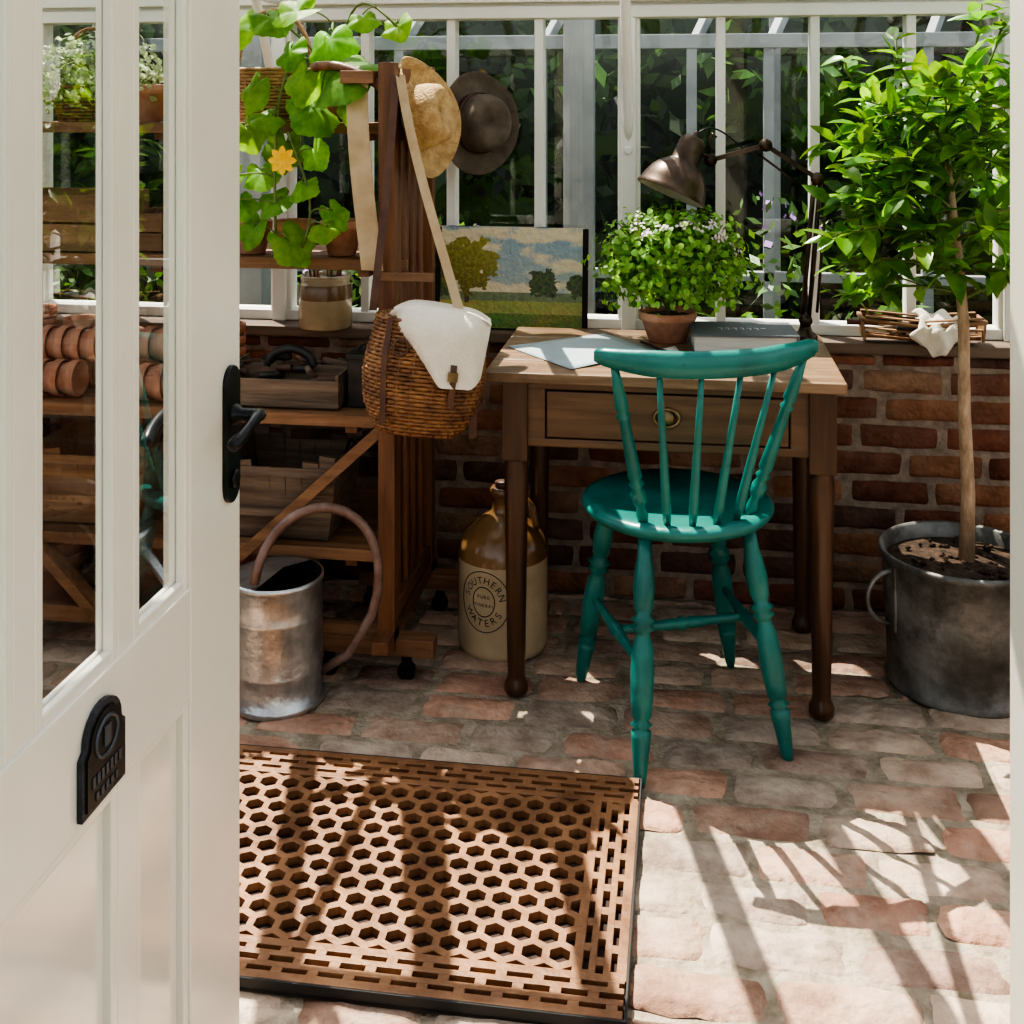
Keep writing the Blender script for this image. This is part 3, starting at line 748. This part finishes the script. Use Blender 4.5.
B.ribbon([( .065,-.108,.165),(.066,-.112,.14),(.066,-.100,.07)],.014,(1,0,0),M_leather)
B.box((.065,-.114,.14),(.022,.004,.020),M_brass)
B.tube([(-.055+.016*math.cos(q),-.096,.19+.018*math.sin(q)) for q in [2*pi*i/16 for i in range(16)]],.003,M_leather,6,closed=True)
for sx in(-.12,.12):B.ribbon([(sx*.95,.03,.25),(sx*1.08,-.02,.18),(sx*1.02,-.03,.06)],.016,(0,1,0),M_leather)
B.M=Matrix()
B.ribbon(bez((-.505,2.60,.89),(-.55,2.60,1.05),(-.63,2.64,1.25),(-.665,2.675,1.44),14),.022,(1,.3,0),M_tan)
B.ribbon(bez((-.71,2.60,.90),(-.70,2.60,1.0),(-.68,2.64,1.2),(-.675,2.672,1.44),14),.018,(1,.2,0),M_leather)
B.ribbon(bez((-.475,2.58,.82),(-.455,2.56,.76),(-.475,2.56,.70),(-.47,2.56,.63),8),.018,(1,0,.2),M_leather)
B.finish(0)
# ------------------------------------------------------------------ hats
def hat(name,c,axis,r,m,crown=.075,ch=.10,band=None,brimlift=.02):
    B=MB(name);ax=Vector(axis).normalized()
    M=Matrix.Translation(c)@ax.to_track_quat('Z','Y').to_matrix().to_4x4()
    prof=[(r,brimlift*.4),(r*.9,brimlift*.1),(r*.75,-.002),(crown+.012,0),(crown+.002,.008),(crown,.03),(crown*.97,ch*.6),(crown*.88,ch*.88),(crown*.7,ch),(crown*.35,ch-.012),(.001,ch-.02)]
    n=48;vs=[];fs=[]
    for k,(rr,z) in enumerate(prof):
        for j in range(n):
            q=2*pi*j/n;oz=0
            if k<4:oz=brimlift*abs(math.cos(q))**2*(4-k)/4
            vs.append((rr*math.cos(q)*1.0,rr*math.sin(q)*1.08,z+oz))
    for k in range(len(prof)-1):
        for j in range(n):fs.append((k*n+j,k*n+(j+1)%n,(k+1)*n+(j+1)%n,(k+1)*n+j))
    B.add(vs,fs,m,True,None,M)
    if band:B.lathe([(crown+.004,.006),(crown+.004,.032)],band,48,M@Matrix.Diagonal((1,1.08,1,1)),False,False)
    return B.finish(0,.003)
hat('straw_hat',(-.668,2.83,1.335),(.97,-.22,.22),.142,M_straw,.072,.09,None,.045)
hat('felt_hat',(-.590,3.25,1.315),(.72,-.69,.05),.135,M_felt,.075,.09,M_leather,.02)
# ------------------------------------------------------------------ flagon
B=MB('stoneware_flagon')
JX,JY,JR=-.462,2.935,.114
T=Matrix.Translation((JX,JY,0))
B.lathe([(.104,0),(.111,.004),(JR,.02),(JR,.235)],M_stone,48,T,True,False)
B.lathe([(JR+.0005,.233),(.113,.25),(.105,.275),(.085,.300),(.055,.322),(.034,.335),(.028,.345),(.026,.375),(.032,.380),(.033,.395),(.028,.400),(.018,.400)],M_stonebrown,48,T,False,True)
B.lathe([(.020,.398),(.021,.412),(.001,.413)],M_leather,16,T)
hb=Vector((JX,JY,0))
B.tube([hb+V(.02*1,0,.372),hb+V(.05,.0,.378),hb+V(.075,0,.35),hb+V(.085,0,.31),hb+V(.082,0,.295)],.010,M_stonebrown,10)
def chmesh(ch,size):
    cu=bpy.data.curves.new('t','FONT');cu.body=ch;cu.size=size;cu.align_x='CENTER';cu.align_y='CENTER'
    o=bpy.data.objects.new('t',cu);bpy.context.scene.collection.objects.link(o)
    bpy.context.view_layer.update()
    me=o.to_mesh();vs=[v.co.copy() for v in me.vertices];fs=[tuple(p.vertices) for p in me.polygons];o.to_mesh_clear()
    bpy.data.objects.remove(o);return vs,fs
A0=math.radians(-106);CZ=.150
def putch(ch,u,w,rot,size):
    vs,fs=chmesh(ch,size)
    if not vs:return
    out=[]
    for v in vs:
        x=v.x*math.cos(rot)-v.y*math.sin(rot)+u;y=v.x*math.sin(rot)+v.y*math.cos(rot)+w
        q=A0+x/JR;rr=JR+.0008;out.append((JX+rr*math.cos(q),JY+rr*math.sin(q),CZ+y))
    B.add(out,fs,M_ink,False)
rx_,rz_=.048,.052
def arctext(s,a0,a1,size,top=True):
    for i,ch in enumerate(s):
        a=a0+(a1-a0)*i/(len(s)-1);putch(ch,rx_*math.cos(a),rz_*math.sin(a),a-pi/2 if top else a+pi/2,size)
arctext('SOUTHERN',math.radians(165),math.radians(15),.024)
arctext('WATERS',math.radians(215),math.radians(325),.024,False)
for i,ch in enumerate('MINERAL'):putch(ch,(i-3)*.0085,-.008,0,.011)
for i,ch in enumerate('PURE'):putch(ch,(i-1.5)*.009,.012,0,.012)
for k in(.068,.030):
    ov=[]
    for i in range(40):
        a=2*pi*i/40;x=k*math.cos(a)*(.98);y=(k+.006)*math.sin(a);q=A0+x/JR;ov.append((JX+(JR+.0005)*math.cos(q),JY+(JR+.0005)*math.sin(q),CZ+y))
    B.tube(ov,.0011,M_ink,4,closed=True)
B.finish()
# ------------------------------------------------------------------ watering can
B=MB('watering_can')
WX,WY=-.935,2.59
T=Matrix.Translation((WX,WY,0))
B.lathe([(.100,.012),(.102,0),(.108,.004),(.108,.016),(.104,.018),(.104,.08),(.1055,.084),(.104,.088),(.104,.20),(.1055,.204),(.104,.208),(.103,.275),(.107,.280),(.107,.288),(.102,.290)],M_galv,48,T,True,False)
B.lathe([(.102,.288),(.102,.27),(.1,.05),(.001,.05)],M_tin,40,T,False,False)
n=20;hv=[]
for i in range(n+1):
    q=math.radians(60)+math.radians(200)*i/n;hv.append((WX+.104*math.cos(q),WY+.104*math.sin(q),.2885))
c0=hv[0];c1=hv[-1];mid=((c0[0]+c1[0])/2,(c0[1]+c1[1])/2,.306)
B.add(hv+[mid],[(i,i+1,n+1) for i in range(n)],M_galv,True)
B.tube(bez((WX-.02,WY-.095,.30),(WX+.0,WY-.02,.54),(WX+.31,WY+.02,.49),(WX+.22,WY+.02,.20),18)+[Vector((WX+.165,WY+.02,.105)),Vector((WX+.103,WY+.02,.065))],.011,M_rust,10)
B.tube([(WX-.09,WY,.07),(WX-.20,WY-.01,.18),(WX-.31,WY-.02,.33)],[.026,.018,.013],M_galv,14)
B.lathe([(.014,0),(.045,.03),(.048,.036),(.001,.045)],M_galv,20,Matrix.Translation((WX-.31,WY-.02,.33))@V(-.6,0,.75).to_track_quat('Z','Y').to_matrix().to_4x4())
B.finish()
# ------------------------------------------------------------------ shelf items
def pot(B,M,r,h,m=M_terra):
    B.lathe([(r*.62,0),(r*.66,.003),(r*.92,h*.74),(r*1.0,h*.75),(r*1.02,h*.98),(r*.97,h),(r*.90,h*.97),(r*.84,h*.7),(r*.6,h*.08),(.001,h*.07)],m,28,M,True,False)
B=MB('stoneware_jar')
jx,jy=-1.025,3.24
T=Matrix.Translation((jx,jy,SILL))
B.lathe([(.070,0),(.076,.006),(.077,.11),(.074,.125),(.068,.130),(.071,.138),(.071,.150),(.062,.152),(.058,.13)],M_stone,32,T,True,False)
B.lathe([(.0775,.085),(.077,.115),(.074,.126)],M_stonebrown,32,T,False,False)
B.lathe([(.060,.14),(.001,.141)],M_dark,24,T,False,False)
for i in range(7):
    q=i*.9;d=V(.024*math.cos(q),.024*math.sin(q),0);b=V(jx,jy,SILL+.05)+d
    B.tube([b,b+d*1.0+V(0,0,.13)],.004,W_sz,6);B.tube([b+d+V(0,0,.125),b+d*1.2+V(0,0,.155)],[.007,.010],M_leather,8)
B.finish()
def slatbasket(name,cx,cy,z,lx,ly,h,m=W_grey,handle=True,nsl=7):
    B=MB(name);fl=1.25
    B.box((cx,cy,z+.008),(lx/fl,ly/fl,.012),m)
    for s_ in(-1,1):
        for i in range(nsl):
            t=(i+.5)/nsl-.5;w=lx/nsl*.92
            B.beam((cx+t*lx/fl,cy+s_*ly/2/fl,z+.004),(cx+t*lx,cy+s_*ly/2,z+h*(1-.12*math.cos(t*5))),w,.005,m,(0,1,0))
        B.beam((cx-lx/2,cy+s_*(ly/2+.004),z+h*.86),(cx+lx/2,cy+s_*(ly/2+.004),z+h*.86),.006,.022,m,(0,0,1))
        B.beam((cx-lx/2/1.1,cy+s_*(ly/2/1.1+.005),z+h*.35),(cx+lx/2/1.1,cy+s_*(ly/2/1.1+.005),z+h*.35),.006,.018,m,(0,0,1))
        for i in range(4):
            t=(i+.5)/4-.5;w=ly/4*.92
            B.beam((cx+s_*lx/2/fl,cy+t*ly/fl,z+.004),(cx+s_*lx/2,cy+t*ly,z+h),w,.005,m,(1,0,0))
        B.beam((cx+s_*(lx/2+.003),cy-ly/2,z+h*.86),(cx+s_*(lx/2+.003),cy+ly/2,z+h*.86),.006,.022,m,(0,0,1))
    if handle:
        for s_ in(-1,1):
            B.tube(arc((cx+s_*lx*.5,cy,z+h*.85),.05,0,pi,12,'yz',.05),.004,M_tin,6)
    return B.finish()
slatbasket('slatted_basket',-.99,2.86,.302,.30,.24,.20)
slatbasket('slatted_basket',-1.50,2.88,.302,.32,.24,.20,W_crate)
slatbasket('slatted_basket',-1.82,2.88,.302,.24,.24,.20)
B=MB('wooden_tool_trug')
cx,cy,z=-1.0,2.87,.622
B.bb(cx-.15,cx+.15,cy-.10,cy+.10,z,z+.010,W_grey)
for s_ in(-1,1):
    B.beam((cx-.155,cy+s_*.105,z+.038),(cx+.155,cy+s_*.105,z+.038),.008,.066,W_grey,(0,0,1))
    B.beam((cx+s_*.155,cy-.11,z+.045),(cx+s_*.155,cy+.11,z+.045),.008,.08,W_grey,(0,0,1))
B.bb(cx-.15,cx+.15,cy-.006,cy+.006,z,z+.085,W_grey)
B.tube(arc((cx,cy,z+.08),.06,0,pi,14,'xz',.045),.011,M_tin,10)
for i in range(26):
    a=V(cx+U(-.13,.1),cy+U(-.08,.08),z+U(.05,.09));B.tube([a,a+V(U(-.08,.08),U(-.03,.03),U(-.01,.01))],U(.006,.014),random.choice([M_tin,W_grey,M_leather]),8)
B.finish(.001)
B=MB('storage_tin');B.bb(-.83,-.76,2.80,2.90,.622,.74,M_tin);B.bb(-.834,-.756,2.796,2.904,.74,.752,M_tin);B.tube(arc((-.795,2.85,.75),.02,0,pi,8,'xz'),.003,M_tin,6);B.finish(.003)
B=MB('terracotta_pots')
for k,(x0,yy,zz) in enumerate(((-1.80,2.80,.622),(-1.47,2.79,.622),(-1.62,2.90,.622),(-1.72,2.845,.70),(-1.45,2.87,.70))):
    for i in range(5):
        M=Matrix.Translation((x0+i*.045,yy,zz+.047))@Euler((0,pi/2,0)).to_matrix().to_4x4();pot(B,M,.046,.085)
for x in(-1.26,-1.20):
    pot(B,Matrix.Translation((x-.01,2.80,.622)),.042,.08)
B.finish()
B=MB('stacked_flowerpots')
for x,y,n_ in((-1.24,3.04,3),(-1.80,3.05,4),(-1.68,3.07,3),(-1.55,3.07,2)):
    for i in range(n_):pot(B,Matrix.Translation((x,y,.622 +i*.03)),.05,.09)
B.finish()
B=MB('small_pots')
for x,y,r,h in((-1.12,2.92,.05,.085),(-1.0,2.90,.052,.09),(-.88,2.92,.055,.09),(-.79,2.93,.045,.08),(-1.28,2.93,.05,.09)):
    pot(B,Matrix.Translation((x,y,.982)),r,h);B.lathe([(.001,h*.85),(r*.86,h*.85)],M_soil,16,Matrix.Translation((x,y,.982)),False,False)
B.finish()
B=MB('floor_flowerpots')
for x,y,r,h in((-1.2,3.0,.08,.14),(-1.45,2.98,.09,.15),(-1.72,3.0,.085,.14)):
    pot(B,Matrix.Translation((x,y,0.008)),r,h);pot(B,Matrix.Translation((x,y,0.045)),r,h)
B.finish()
def crate(name,x0,x1,y0,y1,z,h):
    B=MB(name)
    for s_ in(y0,y1):
        B.bb(x0,x1,s_-.005,s_+.005,z+.002,z+h*.48,W_crate);B.bb(x0,x1,s_-.005,s_+.005,z+h*.52,z+h,W_crate)
    for s_ in(x0,x1):B.bb(s_-.006,s_+.006,y0,y1,z+.002,z+h-.001,W_crate)
    B.bb(x0,x1,y0,y1,z+.003,z+.010,W_crate)
    B.finish(.001)
crate('wooden_crate',-1.85,-1.50,2.87,3.10,.982,.15)
crate('wooden_crate',-1.47,-1.36,2.90,3.08,.982,.10)
def wbasket(name,c,r,h,m,handle=True,flare=.2):
    B=MB(name)
    sec=lambda z,q:Vector((math.cos(q),math.sin(q)))*r*(1-flare+flare*z/h)
    weave(B,sec,[.004+.009*i for i in range(int(h/.009))],m,44,14,.0045,.003,Matrix.Translation(c))
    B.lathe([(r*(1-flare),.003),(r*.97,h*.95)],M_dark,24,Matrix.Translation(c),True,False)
    if handle:
        for o in(-.006,.006):B.tube(arc((c[0],c[1]+o,c[2]+h*.9),r*.95,0,pi,20,'xz',r*1.5),.005,m,6)
    return B.finish()
wbasket('wicker_basket',(-1.09,3.0,1.322),.11,.15,M_wick2)
wbasket('wicker_basket',(-1.60,2.99,1.322),.11,.10,M_wick)
wbasket('wicker_basket',(-1.86,2.99,1.322),.09,.13,M_wick2)
B=MB('variegated_trailing_plant')
C=V(-1.56,2.93,1.44)
pot(B,Matrix.Translation((-1.42,2.93,1.322)),.06,.10)
for i in range(1300):
    d=rdir(-.7,1);p=C+Vector((d.x*.22,d.y*.11,d.z*.12))*U(.4,1.05);g=U(.6,1.4);n_=(d+rdir()*.7).normalized()
    B.leaf(p,n_.cross(rdir()).normalized(),n_,U(.012,.024),U(.010,.018),M_leafV,(g,g,g),ts=(0,.4,.8,1),ws=(.1,1,.8,.1))
for i in range(40):
    d=rdir(-.5,1);B.tube([(-1.46,2.93,1.41),C+Vector((d.x*.19,d.y*.1,d.z*.1))],.0015,M_twig,4)
B.finish()
# cucumber plant
B=MB('potted_cucumber_plant')
pot(B,Matrix.Translation((-.90,2.97,1.322)),.075,.12);B.lathe([(.001,.1),(.065,.1)],M_soil,18,Matrix.Translation((-.90,2.97,1.322)),False,False)
def bigleaf(c,nr,up,rad,col):
    nr=Vector(nr).normalized();up=Vector(up);a=up-nr*up.dot(nr);a.normalize();b=nr.cross(a)
    n=44;vs=[Vector(c)];fs=[];rings=[.3,.55,.8,1]
    ph=U(0,6);cup=U(-.35,.45);st=U(1.0,1.3)
    for rr in rings:
        for j in range(n):
            q=2*pi*j/n
            lob=1+(.10*math.cos(5*q)+.035*math.cos(17*q+ph))*rr
            dq=abs(q-pi);lob*= 1-.6*math.exp(-(dq/.20)**2)
            r_=rad*rr*lob;x_=r_*math.cos(q)*st;y_=r_*math.sin(q)
            bend=-nr*(rr**2*rad*.30)+nr*rad*.05*math.cos(5*q)*rr+nr*cup*abs(y_)**1.3/rad**.3+nr*rad*.06*math.sin(3*q+ph)*rr
            vs.append(Vector(c)+a*x_+b*y_+bend)
    for j in range(n):fs.append((0,1+j,1+(j+1)%n))
    for k in range(len(rings)-1):
        for j in range(n):fs.append((1+k*n+j,1+(k+1)*n+j,1+(k+1)*n+(j+1)%n,1+k*n+(j+1)%n))
    B.add(vs,fs,M_leafC,True,col)
    return Vector(c)-a*rad*.4
vine=[bez((-.90,2.97,1.42),(-.90,2.86,1.66),(-.86,2.80,1.60),(-.86,2.76,1.38),14),
      bez((-.90,2.97,1.42),(-1.0,2.80,1.60),(-1.02,2.78,1.40),(-1.0,2.76,1.05),14),
      bez((-.90,2.97,1.42),(-.86,2.88,1.66),(-.80,2.82,1.66),(-.70,2.78,1.56),10),
      bez((-.98,2.79,1.3),(-.92,2.74,1.2),(-.88,2.74,1.12),(-.93,2.75,1.02),10),
      bez((-.90,2.97,1.42),(-1.05,2.9,1.66),(-1.12,2.85,1.60),(-1.16,2.82,1.55),10)]
for v_ in vine:B.tube(v_,.0035,M_twig,6)
LV=[(-.83,2.74,1.45,.088),(-.87,2.77,1.53,.062),(-1.03,2.80,1.585,.050),(-1.13,2.80,1.56,.055),(-.955,2.78,1.60,.050),(-.70,2.78,1.56,.042),(-.78,2.79,1.58,.040),
    (-.90,2.75,1.36,.06),(-.98,2.76,1.26,.05),(-1.05,2.77,1.20,.045),(-.93,2.74,1.17,.040),(-1.08,2.78,1.30,.045),(-1.0,2.76,1.13,.045),(-1.06,2.77,1.06,.045),
    (-.95,2.75,1.03,.055),(-.87,2.75,1.07,.035),(-.85,2.76,1.10,.035),(-1.13,2.79,1.18,.04),(-.97,2.78,1.50,.045),(-1.20,2.80,1.50,.05),(-1.02,2.74,1.34,.040),(-.80,2.75,1.36,.035),
    (-.92,2.75,1.43,.05),(-1.07,2.78,1.40,.05),(-1.10,2.77,1.12,.04),(-.90,2.74,1.25,.04)]
for (x,y,z,r) in LV:
    g=U(.75,1.5);q=bigleaf((x,y+U(-.02,.02),z),(U(-.7,.7),-1,U(.2,1.3)),(U(-.9,.9),U(-.3,.1),-1+U(0,.5)),r,(g*U(.9,1.15),g,g*.8))
    best=min((pp for v_ in vine for pp in v_),key=lambda pp:(pp-q).length)
    B.tube(bez(best,best.lerp(q,.3)+V(0,-.01,.02),q,q,6),.0022,M_twig,5)
for i in range(8):
    q=i*pi/4;B.leaf((-.965,2.715,1.235),(math.cos(q),-.4,math.sin(q)),(0,-1,0),.035,.02,M_flowerY,(1,1,1),ts=(0,.4,.8,1),ws=(.2,1,.8,.2))
B.finish()
# ------------------------------------------------------------------ right sill trug + cloth
B=MB('garden_trug')
cx,cy,z=.62,3.262,SILL+.002
for i in range(7):
    t=i/6-.5;yy=cy+t*.09;zz=z+.003+.12*t*t*2
    B.beam((cx-.15,yy,zz+.012),(cx,yy,zz),.015,.004,W_crate,(0,0,1));B.beam((cx,yy,zz),(cx+.15,yy,zz+.012),.015,.004,W_crate,(0,0,1))
for s_ in(-1,1):
    B.tube([(cx-.16,cy+s_*.045,z+.065),(cx,cy+s_*.05,z+.050),(cx+.16,cy+s_*.045,z+.065)],.006,W_crate,8);B.tube([(cx+s_*.155,cy-.045,z+.065),(cx+s_*.155,cy+.045,z+.065)],.006,W_crate,8)
    B.beam((cx+s_*.15,cy,z+.012),(cx+s_*.156,cy,z+.065),.09,.005,W_crate,(1,0,0))
for i in range(9):
    a=V(cx+U(-.11,.02),cy+U(-.03,.03),z+U(.02,.05));B.tube([a,a+V(U(-.10,.10),U(-.02,.02),U(-.01,.02))],U(.005,.010),random.choice([M_tin,W_grey,M_leather]),8)
B.finish()
B=MB('linen_cloth')
def cl(u,v):
    w=.13-.03*v
    x=.60+w*u+.012*math.sin(v*6)+.01*math.sin(v*14+u*3);s_=v*.15
    if s_<.09:y=3.29-s_;zz=SILL+.076-.25*s_+.009*math.sin(u*14+v*3)+.006*math.sin(u*5-v*9)
    else:y=3.195-.010*math.sin(u*12)-.004;zz=SILL+.053-(s_-.09)*(.75+.5*math.sin(u*3.0))+.006*math.sin(u*13)
    return(x,y,zz)
B.sheet(cl,28,24,M_canvas);B.finish(0,.002)
# ------------------------------------------------------------------ exterior
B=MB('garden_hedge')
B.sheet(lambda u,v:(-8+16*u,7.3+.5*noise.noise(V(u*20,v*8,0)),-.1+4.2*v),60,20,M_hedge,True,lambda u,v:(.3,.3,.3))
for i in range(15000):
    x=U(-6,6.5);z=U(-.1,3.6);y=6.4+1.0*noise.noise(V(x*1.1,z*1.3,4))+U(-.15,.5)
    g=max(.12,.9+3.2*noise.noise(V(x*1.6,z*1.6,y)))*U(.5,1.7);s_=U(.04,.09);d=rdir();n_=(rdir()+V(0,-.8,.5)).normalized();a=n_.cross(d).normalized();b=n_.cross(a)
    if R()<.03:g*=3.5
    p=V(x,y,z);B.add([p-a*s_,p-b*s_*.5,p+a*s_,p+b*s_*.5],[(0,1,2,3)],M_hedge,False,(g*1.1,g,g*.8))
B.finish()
B=MB('flower_border')
for i in range(6500):
    x=U(-4,4.5);hh=.80+.45*noise.noise(V(x*1.5,0,0));z=U(0,hh);y=4.35+U(-.3,.3)
    g=U(.6,4.5);s_=U(.02,.045);n_=(rdir()+V(0,-.6,.6)).normalized();d=rdir();a=n_.cross(d).normalized();b=n_.cross(a);p=V(x,y,z)
    if z>hh-.18 and R()<.22 and noise.noise(V(x*2.2,3,0))>.0:B.add([p-a*s_*.5,p-b*s_*.5,p+a*s_*.5,p+b*s_*.5],[(0,1,2,3)],M_flowerP,False,(1,1,1))
    else:B.add([p-a*s_,p-b*s_*.4,p+a*s_,p+b*s_*.4],[(0,1,2,3)],M_hedge,False,(g*1.1,g,g*.7))
B.finish()
for x,w in((-.355,.05),(1.2,.05),(-1.5,.05)):
    B=MB('reflection_post');B.bb(x-w,x+w,3.86,3.94,-.08,2.5,M_reflgrey);B.bb(x-w-.02,x+w+.02,3.84,3.96,2.5,2.55,M_reflgrey);B.finish(.004)  # added posts standing in for pale reflections of the interior whites
# open glasshouse frame, added to stand in for white lines and reflections in the glass
B=MB('reflection_frame')
for x in(-2.2,-1.25,-.62,.02,.34,.98,1.9,2.9):
    B.bb(x-.022,x+.022,5.0,5.045,-.08,1.62,M_reflgrey);B.beam((x,5.02,1.60),(x+.35,5.5,2.35),.04,.04,M_reflgrey)
B.bb(-2.4,3.1,4.99,5.055,1.60,1.66,M_reflgrey);B.bb(-2.4,3.1,5.0,5.045,.62,.66,M_reflgrey)
B.beam((-2.4,5.5,2.35),(3.3,5.5,2.35),.05,.05,M_reflgrey)
for x in(-2.0,.4,2.7):B.bb(x-.025,x+.025,5.48,5.52,-.08,2.35,M_reflgrey)
B.finish(.003)
# ------------------------------------------------------------------ light
el=math.radians(62);sd=Vector((.66*math.cos(el),-.75*math.cos(el),-math.sin(el)))
ld=bpy.data.lights.new('sun','SUN');ld.energy=12.5;ld.angle=math.radians(.3);ld.color=(1,.93,.82)
lo=bpy.data.objects.new('sun',ld);lo.rotation_euler=sd.to_track_quat('-Z','Y').to_euler();lo.location=(-2,5,6);bpy.context.scene.collection.objects.link(lo)
w=bpy.data.worlds.new('World');bpy.context.scene.world=w;w.use_nodes=True;nt=w.node_tree
sk=nt.nodes.new('ShaderNodeTexSky');sk.sky_type='NISHITA';sk.sun_disc=False;sk.sun_elevation=math.radians(55);sk.sun_rotation=math.radians(-41)
sk.dust_density=2.5;sk.air_density=1.0
hs=nt.nodes.new('ShaderNodeHueSaturation');hs.inputs['Saturation'].default_value=.4
nt.links.new(sk.outputs[0],hs.inputs['Color']);nt.links.new(hs.outputs[0],nt.nodes['Background'].inputs[0]);nt.nodes['Background'].inputs[1].default_value=.36
sc=bpy.context.scene
try:
    sc.view_settings.view_transform='AgX';sc.view_settings.look='AgX - High Contrast'
except Exception as ex:print(ex)
# ------------------------------------------------------------------ camera
cd=bpy.data.cameras.new('camera');cd.sensor_width=36;cd.lens=41.13;cd.shift_y=-.402;cd.clip_start=.02
co=bpy.data.objects.new('camera',cd);co.location=(0,0,1.38);co.rotation_euler=(pi/2,0,math.radians(8.5))
sc.collection.objects.link(co);sc.camera=co
